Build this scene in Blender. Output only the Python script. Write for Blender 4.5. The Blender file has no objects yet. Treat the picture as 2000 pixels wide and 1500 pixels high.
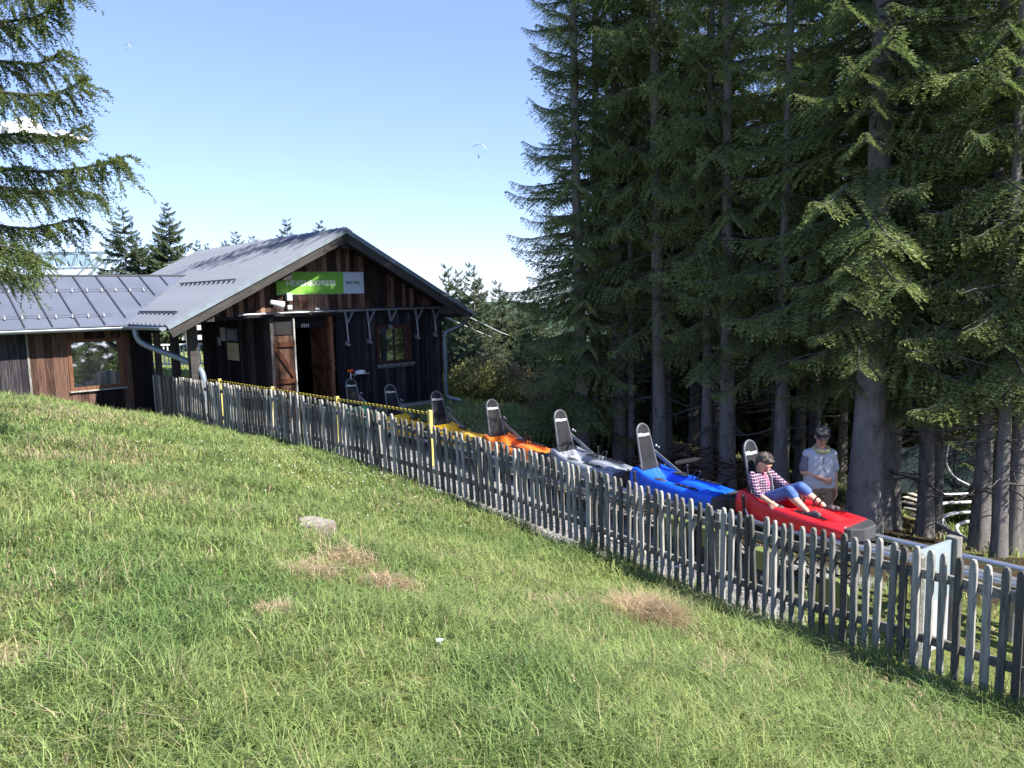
import bpy, math, random
import numpy as np
from mathutils import Vector, Matrix, Euler

random.seed(7)
rng = np.random.default_rng(11)
R = math.radians
SC = bpy.context.scene
COL = SC.collection

# ------------------------------------------------------------------ camera
F_PX, EYE = 1500.0, 4.0
TH, PH = R(6.6), R(1.3)
_F = Vector((0, math.cos(TH), -math.sin(TH)))
_U0 = Vector((0, math.sin(TH), math.cos(TH)))
_R0 = Vector((1, 0, 0))
_R = _R0 * math.cos(PH) - _U0 * math.sin(PH)
_U = _R0 * math.sin(PH) + _U0 * math.cos(PH)
cam_d = bpy.data.cameras.new('camera')
cam = bpy.data.objects.new('camera', cam_d)
COL.objects.link(cam)
cam.matrix_world = Matrix(((_R.x, _U.x, -_F.x, 0), (_R.y, _U.y, -_F.y, 0), (_R.z, _U.z, -_F.z, EYE), (0, 0, 0, 1)))
cam_d.sensor_width = 36.0
cam_d.lens = 36.0 * F_PX / 2000.0
cam_d.clip_start = 0.05
cam_d.clip_end = 20000
SC.camera = cam

# ------------------------------------------------------------------ light
SUN_DIR = Vector((0.855, -0.52, 0)).normalized()
SUN_EL = R(43)
sun_d = bpy.data.lights.new('sun', 'SUN')
sun_d.energy = 3.35
sun_d.angle = R(0.5)
sun_d.color = (1.0, 0.95, 0.86)
sun = bpy.data.objects.new('sun', sun_d)
COL.objects.link(sun)
sv = Vector((SUN_DIR.x * math.cos(SUN_EL), SUN_DIR.y * math.cos(SUN_EL), math.sin(SUN_EL)))
sun.rotation_euler = sv.to_track_quat('Z', 'Y').to_euler()
world = bpy.data.worlds.new('World')
SC.world = world
world.use_nodes = True
wn = world.node_tree
bg = wn.nodes['Background']
sky = wn.nodes.new('ShaderNodeTexSky')
sky.sky_type = 'NISHITA'
sky.sun_disc = False
sky.sun_elevation = SUN_EL
sky.sun_rotation = math.atan2(SUN_DIR.x, SUN_DIR.y)
sky.air_density = 1.0
sky.dust_density = 0.6
sky.ozone_density = 1.6
sky.altitude = 1400
skm = wn.nodes.new('ShaderNodeMixRGB')
skm.blend_type = 'MULTIPLY'
skm.inputs[0].default_value = 1.0
skm.inputs[2].default_value = (0.575, 0.635, 0.875, 1)
skg = wn.nodes.new('ShaderNodeGamma')
skg.inputs[1].default_value = 0.66
wn.links.new(sky.outputs[0], skg.inputs[0])
wn.links.new(skg.outputs[0], skm.inputs[1])
wn.links.new(skm.outputs[0], bg.inputs[0])
bg.inputs[1].default_value = 0.15
SC.view_settings.view_transform = 'Standard'
SC.view_settings.look = 'None'
SC.view_settings.exposure = 1.86
SC.view_settings.gamma = 1.0
SC.cycles.max_bounces = 6
SC.cycles.diffuse_bounces = 4
SC.cycles.glossy_bounces = 3
SC.cycles.transmission_bounces = 4
SC.cycles.transparent_max_bounces = 6


def at(px, py, Y):
    d = _F + _R * ((px - 1000) / F_PX) - _U * ((py - 750) / F_PX)
    return Vector((0, 0, EYE)) + d * (Y / d.y)


# ------------------------------------------------------------------ materials
def new_mat(name):
    m = bpy.data.materials.new(name)
    m.use_nodes = True
    nt = m.node_tree
    return m, nt, nt.nodes['Principled BSDF']


def plain(name, col, rough=0.6, metal=0.0, spec=0.5, var=0.12, scale=6.0, bump=0.0):
    """colour with a soft noise variation and optional relief"""
    m, nt, b = new_mat(name)
    tc = nt.nodes.new('ShaderNodeTexCoord')
    nz = nt.nodes.new('ShaderNodeTexNoise')
    nz.inputs['Scale'].default_value = scale
    nz.inputs['Detail'].default_value = 6
    nt.links.new(tc.outputs['Object'], nz.inputs['Vector'])
    rp = nt.nodes.new('ShaderNodeValToRGB')
    rp.color_ramp.elements[0].position = 0.3
    rp.color_ramp.elements[1].position = 0.7
    rp.color_ramp.elements[0].color = tuple(c * (1 - var) for c in col) + (1,)
    rp.color_ramp.elements[1].color = tuple(min(1, c * (1 + var)) for c in col) + (1,)
    nt.links.new(nz.outputs['Fac'], rp.inputs['Fac'])
    nt.links.new(rp.outputs['Color'], b.inputs['Base Color'])
    b.inputs['Roughness'].default_value = rough
    b.inputs['Metallic'].default_value = metal
    b.inputs['Specular IOR Level'].default_value = spec
    if bump:
        bp = nt.nodes.new('ShaderNodeBump')
        bp.inputs['Strength'].default_value = bump
        bp.inputs['Distance'].default_value = 0.01
        nt.links.new(nz.outputs['Fac'], bp.inputs['Height'])
        nt.links.new(bp.outputs['Normal'], b.inputs['Normal'])
    return m


def wood(name, dark, mid, light, stretch=(38, 38, 2.2), rough=0.75, rand=0.5, bump=0.35, spec=0.25):
    """weathered board: streaks along z, a tone of its own per object"""
    m, nt, b = new_mat(name)
    tc = nt.nodes.new('ShaderNodeTexCoord')
    oi = nt.nodes.new('ShaderNodeObjectInfo')
    mp = nt.nodes.new('ShaderNodeMapping')
    mp.inputs['Scale'].default_value = stretch
    nt.links.new(tc.outputs['Object'], mp.inputs['Vector'])
    ad = nt.nodes.new('ShaderNodeVectorMath')
    ad.operation = 'ADD'
    cx = nt.nodes.new('ShaderNodeCombineXYZ')
    ml = nt.nodes.new('ShaderNodeMath')
    ml.operation = 'MULTIPLY'
    ml.inputs[1].default_value = 57.0
    nt.links.new(oi.outputs['Random'], ml.inputs[0])
    nt.links.new(ml.outputs[0], cx.inputs[0])
    nt.links.new(ml.outputs[0], cx.inputs[2])
    nt.links.new(mp.outputs[0], ad.inputs[0])
    nt.links.new(cx.outputs[0], ad.inputs[1])
    nz = nt.nodes.new('ShaderNodeTexNoise')
    nz.inputs['Scale'].default_value = 1.0
    nz.inputs['Detail'].default_value = 8
    nz.inputs['Roughness'].default_value = 0.65
    nt.links.new(ad.outputs[0], nz.inputs['Vector'])
    mr = nt.nodes.new('ShaderNodeMath')
    mr.operation = 'MULTIPLY_ADD'
    mr.inputs[1].default_value = rand
    mr.inputs[2].default_value = -rand / 2
    nt.links.new(oi.outputs['Random'], mr.inputs[0])
    sm = nt.nodes.new('ShaderNodeMath')
    sm.operation = 'ADD'
    nt.links.new(nz.outputs['Fac'], sm.inputs[0])
    nt.links.new(mr.outputs[0], sm.inputs[1])
    rp = nt.nodes.new('ShaderNodeValToRGB')
    e = rp.color_ramp.elements
    e[0].position, e[0].color = 0.28, tuple(dark) + (1,)
    e[1].position, e[1].color = 0.78, tuple(light) + (1,)
    x = e.new(0.52)
    x.color = tuple(mid) + (1,)
    nt.links.new(sm.outputs[0], rp.inputs['Fac'])
    nt.links.new(rp.outputs['Color'], b.inputs['Base Color'])
    b.inputs['Roughness'].default_value = rough
    b.inputs['Specular IOR Level'].default_value = spec
    bp = nt.nodes.new('ShaderNodeBump')
    bp.inputs['Strength'].default_value = bump
    bp.inputs['Distance'].default_value = 0.006
    nt.links.new(nz.outputs['Fac'], bp.inputs['Height'])
    nt.links.new(bp.outputs['Normal'], b.inputs['Normal'])
    return m


def foliage(name, dark, light, transl=0.35, tcol=None, rough=0.6):
    """leaf blades: tone from the 'tint' attribute and some light passing through"""
    m, nt, b = new_mat(name)
    out = nt.nodes['Material Output']
    a = nt.nodes.new('ShaderNodeAttribute')
    a.attribute_name = 'tint'
    oi = nt.nodes.new('ShaderNodeObjectInfo')
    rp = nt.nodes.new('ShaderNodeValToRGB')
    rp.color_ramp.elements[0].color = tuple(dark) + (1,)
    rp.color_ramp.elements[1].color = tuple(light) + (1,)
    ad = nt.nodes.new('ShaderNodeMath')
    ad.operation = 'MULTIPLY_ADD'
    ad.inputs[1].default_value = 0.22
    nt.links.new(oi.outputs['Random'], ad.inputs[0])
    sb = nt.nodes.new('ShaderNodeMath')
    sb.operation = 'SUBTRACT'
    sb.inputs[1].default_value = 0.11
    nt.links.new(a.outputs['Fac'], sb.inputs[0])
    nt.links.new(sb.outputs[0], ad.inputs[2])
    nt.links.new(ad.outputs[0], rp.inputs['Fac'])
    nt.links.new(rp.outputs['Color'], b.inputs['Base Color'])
    b.inputs['Roughness'].default_value = rough
    b.inputs['Specular IOR Level'].default_value = 0.3
    tr = nt.nodes.new('ShaderNodeBsdfTranslucent')
    if tcol:
        mx = nt.nodes.new('ShaderNodeMixRGB')
        mx.inputs[0].default_value = 0.6
        mx.inputs[2].default_value = tuple(tcol) + (1,)
        nt.links.new(rp.outputs['Color'], mx.inputs[1])
        nt.links.new(mx.outputs[0], tr.inputs['Color'])
    else:
        nt.links.new(rp.outputs['Color'], tr.inputs['Color'])
    ms = nt.nodes.new('ShaderNodeMixShader')
    ms.inputs[0].default_value = transl
    nt.links.new(b.outputs[0], ms.inputs[1])
    nt.links.new(tr.outputs[0], ms.inputs[2])
    nt.links.new(ms.outputs[0], out.inputs['Surface'])
    return m


M = {}
M['gable_board'] = wood('brown_cladding', (0.016, 0.009, 0.008), (0.070, 0.031, 0.022), (0.27, 0.16, 0.11), rand=0.55)
M['black_board'] = wood('black_cladding', (0.006, 0.006, 0.008), (0.019, 0.017, 0.022), (0.075, 0.068, 0.075), rand=0.36)
M['wing_board'] = wood('reddish_cladding', (0.009, 0.005, 0.005), (0.032, 0.015, 0.011), (0.13, 0.072, 0.052), rand=0.6)
M['dark_wood'] = wood('dark_beam', (0.012, 0.011, 0.014), (0.032, 0.028, 0.030), (0.09, 0.08, 0.075), stretch=(20, 20, 3))
M['barge'] = wood('bargeboard_wood', (0.028, 0.026, 0.026), (0.05, 0.046, 0.043), (0.09, 0.08, 0.07), stretch=(3, 20, 20), rand=0.1)
M['door_wood'] = wood('shaded_door_boards', (0.012, 0.007, 0.005), (0.045, 0.022, 0.014), (0.11, 0.058, 0.038), rand=0.4)  # darker copy of the door boards; the left leaf's shade is in the colour
M['door_lit'] = wood('lit_door_boards', (0.035, 0.014, 0.007), (0.16, 0.066, 0.03), (0.34, 0.17, 0.09), rand=0.4)  # same door boards, brighter; light on the right leaf put into the colour
M['door_brace'] = wood('dark_door_brace', (0.025, 0.008, 0.004), (0.07, 0.022, 0.010), (0.13, 0.05, 0.025), rand=0.2)
M['frame_dark'] = wood('dark_window_frame', (0.02, 0.009, 0.007), (0.06, 0.026, 0.018), (0.13, 0.07, 0.05), rand=0.15)
M['frame_wood'] = wood('window_frame_wood', (0.05, 0.022, 0.012), (0.14, 0.065, 0.035), (0.28, 0.15, 0.09), rand=0.15)
M['picket'] = wood('weathered_picket', (0.075, 0.072, 0.066), (0.175, 0.168, 0.155), (0.36, 0.345, 0.32), stretch=(45, 45, 5), rand=0.62, bump=0.6)
M['fence_rail'] = wood('weathered_rail', (0.075, 0.072, 0.068), (0.19, 0.185, 0.17), (0.38, 0.37, 0.34), stretch=(4, 40, 40), rand=0.2, bump=0.6)
M['grey_wood'] = wood('grey_planks', (0.12, 0.115, 0.105), (0.26, 0.25, 0.23), (0.45, 0.43, 0.40), stretch=(30, 30, 4), rand=0.3)
M['roof'] = plain('zinc_roof_sheet', (0.108, 0.122, 0.160), rough=0.55, metal=0.0, spec=0.25, var=0.10, scale=1.3)
M['seam'] = plain('roof_seam', (0.07, 0.075, 0.09), rough=0.5, metal=0.3)
M['rib'] = plain('roof_rib', (0.24, 0.255, 0.29), rough=0.4, metal=0.35)
M['gutter'] = plain('grey_gutter', (0.22, 0.26, 0.30), rough=0.42, metal=0.35, var=0.15)
M['steel'] = plain('galvanised_steel', (0.48, 0.50, 0.55), rough=0.30, metal=0.75, var=0.15, scale=9)
M['dull_steel'] = plain('dull_steel', (0.30, 0.31, 0.34), rough=0.45, metal=0.6, var=0.2, scale=9)
M['rail_white'] = plain('bright_track_tube', (0.62, 0.63, 0.66), rough=0.35, metal=0.4, var=0.1)
M['black'] = plain('black_plastic', (0.014, 0.014, 0.017), rough=0.5, var=0.3)
M['black_fabric'] = plain('black_padding', (0.016, 0.017, 0.021), spec=0.25, rough=0.7, var=0.45, scale=9, bump=0.2)
M['grey_rubber'] = plain('grey_rubber', (0.05, 0.052, 0.055), rough=0.6, var=0.25, scale=12)
M['pipe_grey'] = plain('grey_tube_edge', (0.10, 0.105, 0.12), rough=0.4, var=0.1)
M['white'] = plain('white_paint', (0.74, 0.74, 0.74), rough=0.45, var=0.05)
M['cream'] = plain('cream_paper', (0.50, 0.47, 0.27), rough=0.7, var=0.06)
M['paper'] = plain('white_paper', (0.55, 0.56, 0.58), rough=0.7)
M['blue_paper'] = plain('blue_poster_paper', (0.04, 0.06, 0.14), rough=0.6)
M['sign_green'] = plain('green_sign_sheet', (0.20, 0.47, 0.06), rough=0.45, var=0.04)
M['sign_grey'] = plain('pale_grey_sign_sheet', (0.56, 0.59, 0.66), rough=0.45, var=0.03)
M['lettering'] = plain('white_lettering', (0.80, 0.84, 0.78), rough=0.5, var=0.02)
M['lettering_dark'] = plain('dark_lettering', (0.03, 0.035, 0.05), rough=0.5, var=0.02)
M['green_print'] = plain('green_print', (0.25, 0.5, 0.08), rough=0.5, var=0.02)
M['yellow'] = plain('yellow_paint', (0.55, 0.45, 0.13), rough=0.5, var=0.08)
M['red_lamp'] = plain('red_plastic', (0.65, 0.03, 0.02), rough=0.35, var=0.05)
M['concrete'] = plain('concrete', (0.30, 0.29, 0.27), rough=0.9, var=0.2, scale=8, bump=0.3)
M['light_plank'] = wood('light_planks', (0.30, 0.27, 0.22), (0.46, 0.43, 0.38), (0.60, 0.57, 0.52), stretch=(4, 30, 30), rand=0.3)
M['olive'] = plain('olive_crash_mat', (0.15, 0.19, 0.062), rough=0.6, var=0.12, scale=4)
M['mat_dark'] = plain('dark_mat_edge', (0.02, 0.028, 0.03), rough=0.7)
M['panel_white'] = plain('white_sign_back', (0.38, 0.39, 0.42), rough=0.4, var=0.03)
M['panel_blue'] = plain('pale_blue_sign_back', (0.27, 0.33, 0.35), rough=0.4, var=0.04)
M['net'] = plain('dark_green_net', (0.008, 0.022, 0.025), rough=0.8, var=0.35, scale=3)
M['skin'] = plain('skin', (0.52, 0.27, 0.18), rough=0.5, var=0.06, scale=12)
M['skin_pale'] = plain('paler_skin', (0.60, 0.34, 0.24), rough=0.5, var=0.06, scale=12)
M['hair'] = plain('short_brown_grey_hair', (0.055, 0.042, 0.036), rough=0.6, var=0.5, scale=60, bump=0.5)
M['denim'] = plain('blue_denim', (0.062, 0.125, 0.33), rough=0.75, var=0.28, scale=14, bump=0.2)
M['khaki'] = plain('khaki_cotton', (0.20, 0.15, 0.10), rough=0.8, var=0.15, scale=9, bump=0.2)
M['tee'] = plain('pale_grey_shirt', (0.42, 0.44, 0.48), rough=0.8, var=0.07, scale=7, bump=0.2)
M['sleeve_grey'] = plain('dark_grey_sleeve', (0.13, 0.135, 0.17), rough=0.8, var=0.1, scale=7)
M['cap'] = plain('charcoal_cap_cloth', (0.025, 0.025, 0.03), rough=0.7, var=0.2, scale=20)
M['pink'] = plain('pink_top', (0.70, 0.10, 0.16), rough=0.7)
M['belt'] = plain('grey_belt_web', (0.20, 0.21, 0.23), rough=0.6)
M['shoe'] = plain('dark_sandal', (0.07, 0.055, 0.06), rough=0.6, var=0.4, scale=40)
M['lip'] = plain('lips', (0.35, 0.09, 0.07), rough=0.5)
M['scarf'] = plain('yellow_neck_tube', (0.42, 0.38, 0.18), rough=0.8, var=0.3, scale=25)
M['stump_side'] = plain('grey_stump_bark', (0.16, 0.13, 0.11), rough=0.9, var=0.4, scale=18, bump=0.8)
M['log_cut'] = plain('cut_log_wood', (0.42, 0.30, 0.18), rough=0.8, var=0.2, scale=10)
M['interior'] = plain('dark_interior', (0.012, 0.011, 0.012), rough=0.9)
M['floor_wood'] = plain('dark_floor', (0.05, 0.045, 0.04), rough=0.9)
M['truss'] = plain('pale_blue_truss', (0.20, 0.26, 0.32), rough=0.6)
M['cable'] = plain('grey_cable', (0.42, 0.44, 0.42), rough=0.6)
M['para_white'] = plain('white_paraglider_cloth', (0.85, 0.75, 0.72), rough=0.6)
M['pilot'] = plain('dark_pilot_suit', (0.03, 0.05, 0.09), rough=0.8)
M['flower_white'] = plain('white_flower_heads', (0.75, 0.75, 0.66), rough=0.8)
M['stalk'] = plain('green_stalk', (0.14, 0.22, 0.05), rough=0.8)
M['sled_red'] = plain('red_sled_plastic', (0.72, 0.022, 0.030), rough=0.33, var=0.20, scale=7)
M['sled_blue'] = plain('blue_sled_plastic', (0.010, 0.11, 0.72), rough=0.33, var=0.20, scale=7)
M['sled_grey'] = plain('grey_sled_plastic', (0.26, 0.28, 0.32), rough=0.35, var=0.20, scale=7)
M['sled_orange'] = plain('orange_sled_plastic', (0.86, 0.20, 0.020), rough=0.35, var=0.20, scale=7)
M['sled_yellow'] = plain('yellow_sled_plastic', (0.82, 0.50, 0.015), rough=0.35, var=0.20, scale=7)
M['sled_green'] = plain('pale_green_sled_plastic', (0.16, 0.45, 0.20), rough=0.4, var=0.20, scale=7)

# needles and leaves
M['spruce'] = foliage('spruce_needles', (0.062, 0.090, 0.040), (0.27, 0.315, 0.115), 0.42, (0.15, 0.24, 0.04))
M['spruce_far'] = foliage('distant_spruce_needles', (0.045, 0.07, 0.046), (0.14, 0.18, 0.09), 0.3, (0.15, 0.2, 0.06))
M['larch'] = foliage('larch_needles', (0.036, 0.058, 0.018), (0.165, 0.21, 0.06), 0.35, (0.2, 0.28, 0.06))
M['shrub'] = foliage('shrub_leaves', (0.09, 0.13, 0.035), (0.40, 0.38, 0.14), 0.4)
M['shrub_red'] = foliage('reddish_shrub_leaves', (0.11, 0.10, 0.04), (0.38, 0.26, 0.14), 0.4)


def grass_mat():
    m, nt, b = new_mat('grass_blades')
    out = nt.nodes['Material Output']
    a = nt.nodes.new('ShaderNodeAttribute')
    a.attribute_name = 'gcol'
    nt.links.new(a.outputs['Color'], b.inputs['Base Color'])
    b.inputs['Roughness'].default_value = 0.55
    b.inputs['Specular IOR Level'].default_value = 0.25
    tr = nt.nodes.new('ShaderNodeBsdfTranslucent')
    nt.links.new(a.outputs['Color'], tr.inputs['Color'])
    ms = nt.nodes.new('ShaderNodeMixShader')
    ms.inputs[0].default_value = 0.5
    nt.links.new(b.outputs[0], ms.inputs[1])
    nt.links.new(tr.outputs[0], ms.inputs[2])
    nt.links.new(ms.outputs[0], out.inputs['Surface'])
    return m


M['grass'] = grass_mat()


def bark_mat(name, dark, light):
    m, nt, b = new_mat(name)
    tc = nt.nodes.new('ShaderNodeTexCoord')
    mp = nt.nodes.new('ShaderNodeMapping')
    mp.inputs['Scale'].default_value = (1, 1, 0.35)
    nt.links.new(tc.outputs['Object'], mp.inputs['Vector'])
    vo = nt.nodes.new('ShaderNodeTexVoronoi')
    vo.inputs['Scale'].default_value = 55
    vo.feature = 'DISTANCE_TO_EDGE'
    nz = nt.nodes.new('ShaderNodeTexNoise')
    nz.inputs['Scale'].default_value = 14
    nz.inputs['Detail'].default_value = 8
    nt.links.new(mp.outputs[0], nz.inputs['Vector'])
    mixv = nt.nodes.new('ShaderNodeMixRGB')
    mixv.inputs[0].default_value = 0.22
    nt.links.new(mp.outputs[0], mixv.inputs[1])
    nt.links.new(nz.outputs['Color'], mixv.inputs[2])
    nt.links.new(mixv.outputs[0], vo.inputs['Vector'])
    rp = nt.nodes.new('ShaderNodeValToRGB')
    rp.color_ramp.elements[0].color = tuple(dark) + (1,)
    rp.color_ramp.elements[1].color = tuple(light) + (1,)
    rp.color_ramp.elements[0].position = 0.30
    rp.color_ramp.elements[1].position = 0.72
    ml = nt.nodes.new('ShaderNodeMath')
    ml.operation = 'MULTIPLY_ADD'
    ml.inputs[1].default_value = 1.6
    nt.links.new(vo.outputs['Distance'], ml.inputs[0])
    nt.links.new(nz.outputs['Fac'], ml.inputs[2])
    nt.links.new(ml.outputs[0], rp.inputs['Fac'])
    nt.links.new(rp.outputs['Color'], b.inputs['Base Color'])
    b.inputs['Roughness'].default_value = 0.9
    b.inputs['Specular IOR Level'].default_value = 0.15
    bp = nt.nodes.new('ShaderNodeBump')
    bp.inputs['Strength'].default_value = 0.8
    bp.inputs['Distance'].default_value = 0.02
    nt.links.new(ml.outputs[0], bp.inputs['Height'])
    nt.links.new(bp.outputs['Normal'], b.inputs['Normal'])
    return m


M['bark'] = bark_mat('spruce_bark', (0.060, 0.053, 0.050), (0.27, 0.25, 0.235))
M['twig'] = plain('grey_twig_bark', (0.075, 0.068, 0.060), rough=0.9, var=0.3, scale=20)


def glass_mat():
    m, nt, b = new_mat('window_glass')
    b.inputs['Base Color'].default_value = (0.02, 0.022, 0.026, 1)
    b.inputs['Roughness'].default_value = 0.03
    gl = nt.nodes.new('ShaderNodeBsdfGlossy')
    gl.inputs['Roughness'].default_value = 0.02
    gl.inputs['Color'].default_value = (0.85, 0.87, 0.92, 1)
    ms = nt.nodes.new('ShaderNodeMixShader')
    ms.inputs[0].default_value = 0.62
    nt.links.new(b.outputs[0], ms.inputs[1])
    nt.links.new(gl.outputs[0], ms.inputs[2])
    nt.links.new(ms.outputs[0], nt.nodes['Material Output'].inputs['Surface'])
    return m


M['glass'] = glass_mat()


def plaid_mat():
    """dark checked cloth with thin pink and white lines"""
    m, nt, b = new_mat('plaid_cloth')
    tc = nt.nodes.new('ShaderNodeTexCoord')
    sx = nt.nodes.new('ShaderNodeSeparateXYZ')
    nt.links.new(tc.outputs['Object'], sx.inputs[0])

    def lines(sock, freq, lo):
        mm = nt.nodes.new('ShaderNodeMath'); mm.operation = 'MULTIPLY'; mm.inputs[1].default_value = freq
        nt.links.new(sock, mm.inputs[0])
        fr = nt.nodes.new('ShaderNodeMath'); fr.operation = 'FRACT'
        nt.links.new(mm.outputs[0], fr.inputs[0])
        gt = nt.nodes.new('ShaderNodeMath'); gt.operation = 'GREATER_THAN'; gt.inputs[1].default_value = lo
        nt.links.new(fr.outputs[0], gt.inputs[0])
        return gt.outputs[0]
    a = lines(sx.outputs[2], 34.0, 0.78)
    xy = nt.nodes.new('ShaderNodeMath'); xy.operation = 'ADD'
    nt.links.new(sx.outputs[0], xy.inputs[0]); nt.links.new(sx.outputs[1], xy.inputs[1])
    c2 = lines(xy.outputs[0], 24.0, 0.84)
    m1 = nt.nodes.new('ShaderNodeMixRGB')
    m1.inputs[1].default_value = (0.018, 0.014, 0.035, 1)
    m1.inputs[2].default_value = (0.50, 0.20, 0.33, 1)
    nt.links.new(c2, m1.inputs[0])
    m2 = nt.nodes.new('ShaderNodeMixRGB')
    m2.inputs[2].default_value = (0.50, 0.36, 0.47, 1)
    nt.links.new(a, m2.inputs[0])
    nt.links.new(m1.outputs[0], m2.inputs[1])
    nt.links.new(m2.outputs[0], b.inputs['Base Color'])
    b.inputs['Roughness'].default_value = 0.8
    return m


M['plaid'] = plaid_mat()


def stripe_mat():
    m, nt, b = new_mat('yellow_black_stripes')
    tc = nt.nodes.new('ShaderNodeTexCoord')
    sx = nt.nodes.new('ShaderNodeSeparateXYZ')
    nt.links.new(tc.outputs['Object'], sx.inputs[0])
    ad = nt.nodes.new('ShaderNodeMath'); ad.operation = 'ADD'
    nt.links.new(sx.outputs[0], ad.inputs[0]); nt.links.new(sx.outputs[2], ad.inputs[1])
    mm = nt.nodes.new('ShaderNodeMath'); mm.operation = 'MULTIPLY'; mm.inputs[1].default_value = 9.0
    nt.links.new(ad.outputs[0], mm.inputs[0])
    fr = nt.nodes.new('ShaderNodeMath'); fr.operation = 'FRACT'
    nt.links.new(mm.outputs[0], fr.inputs[0])
    gt = nt.nodes.new('ShaderNodeMath'); gt.operation = 'GREATER_THAN'; gt.inputs[1].default_value = 0.5
    nt.links.new(fr.outputs[0], gt.inputs[0])
    mx = nt.nodes.new('ShaderNodeMixRGB')
    mx.inputs[1].default_value = (0.02, 0.02, 0.02, 1)
    mx.inputs[2].default_value = (0.75, 0.58, 0.05, 1)
    nt.links.new(gt.outputs[0], mx.inputs[0])
    nt.links.new(mx.outputs[0], b.inputs['Base Color'])
    b.inputs['Roughness'].default_value = 0.5
    return m


M['stripes'] = stripe_mat()


def stump_mat():
    m, nt, b = new_mat('stump_rings')
    tc = nt.nodes.new('ShaderNodeTexCoord')
    wv = nt.nodes.new('ShaderNodeTexWave')
    wv.wave_type = 'RINGS'; wv.rings_direction = 'Z'
    wv.inputs['Scale'].default_value = 22
    wv.inputs['Distortion'].default_value = 3
    nt.links.new(tc.outputs['Object'], wv.inputs['Vector'])
    nz = nt.nodes.new('ShaderNodeTexNoise'); nz.inputs['Scale'].default_value = 14; nz.inputs['Detail'].default_value = 8
    nt.links.new(tc.outputs['Object'], nz.inputs['Vector'])
    mx = nt.nodes.new('ShaderNodeMixRGB'); mx.inputs[0].default_value = 0.6
    nt.links.new(wv.outputs['Color'], mx.inputs[1]); nt.links.new(nz.outputs['Fac'], mx.inputs[2])
    rp = nt.nodes.new('ShaderNodeValToRGB')
    rp.color_ramp.elements[0].color = (0.10, 0.085, 0.075, 1); rp.color_ramp.elements[0].position = 0.25
    rp.color_ramp.elements[1].color = (0.36, 0.32, 0.28, 1); rp.color_ramp.elements[1].position = 0.65
    nt.links.new(mx.outputs[0], rp.inputs['Fac'])
    nt.links.new(rp.outputs['Color'], b.inputs['Base Color'])
    b.inputs['Roughness'].default_value = 0.9
    return m


M['stump_top'] = stump_mat()


# ------------------------------------------------------------------ builders
def tag(o, label=None, cat=None, group=None, kind=None):
    if label: o['label'] = label
    if cat: o['category'] = cat
    if group: o['group'] = group
    if kind: o['kind'] = kind
    return o


def empty(name, loc=(0, 0, 0), rz=0.0):
    o = bpy.data.objects.new(name, None)
    o.empty_display_size = 0.1
    COL.objects.link(o)
    o.location = loc
    o.rotation_euler = (0, 0, rz)
    return o


def link(name, me, mats, parent=None, loc=None, rot=None, scale=None):
    o = bpy.data.objects.new(name, me)
    COL.objects.link(o)
    if mats is not None and not me.materials:
        for m in (mats if isinstance(mats, (list, tuple)) else [mats]):
            me.materials.append(m)
    if parent: o.parent = parent
    if loc is not None: o.location = loc
    if rot is not None: o.rotation_euler = rot
    if scale is not None: o.scale = scale
    return o


def copy_tree(o, parent=None):
    c = o.copy()
    COL.objects.link(c)
    c.parent = parent
    for ch in [x for x in bpy.data.objects if x.parent is o]:
        copy_tree(ch, c)
    return c


def np_mesh(name, V, Fc, tint=None, gcol=None, smooth=False):
    """mesh from numpy arrays; Fc is (n, k) with one k for all faces"""
    me = bpy.data.meshes.new(name)
    V = np.asarray(V, dtype=np.float32)
    Fc = np.asarray(Fc, dtype=np.int32)
    me.vertices.add(len(V))
    me.vertices.foreach_set('co', V.ravel())
    n, k = Fc.shape
    me.loops.add(n * k)
    me.loops.foreach_set('vertex_index', Fc.ravel())
    me.polygons.add(n)
    me.polygons.foreach_set('loop_start', np.arange(n, dtype=np.int32) * k)
    if smooth:
        me.polygons.foreach_set('use_smooth', np.ones(n, dtype=bool))
    me.update(calc_edges=True)
    if tint is not None:
        a = me.attributes.new('tint', 'FLOAT', 'POINT')
        a.data.foreach_set('value', np.asarray(tint, dtype=np.float32))
    if gcol is not None:
        a = me.attributes.new('gcol', 'FLOAT_COLOR', 'POINT')
        a.data.foreach_set('color', np.asarray(gcol, dtype=np.float32).ravel())
    return me


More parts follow.
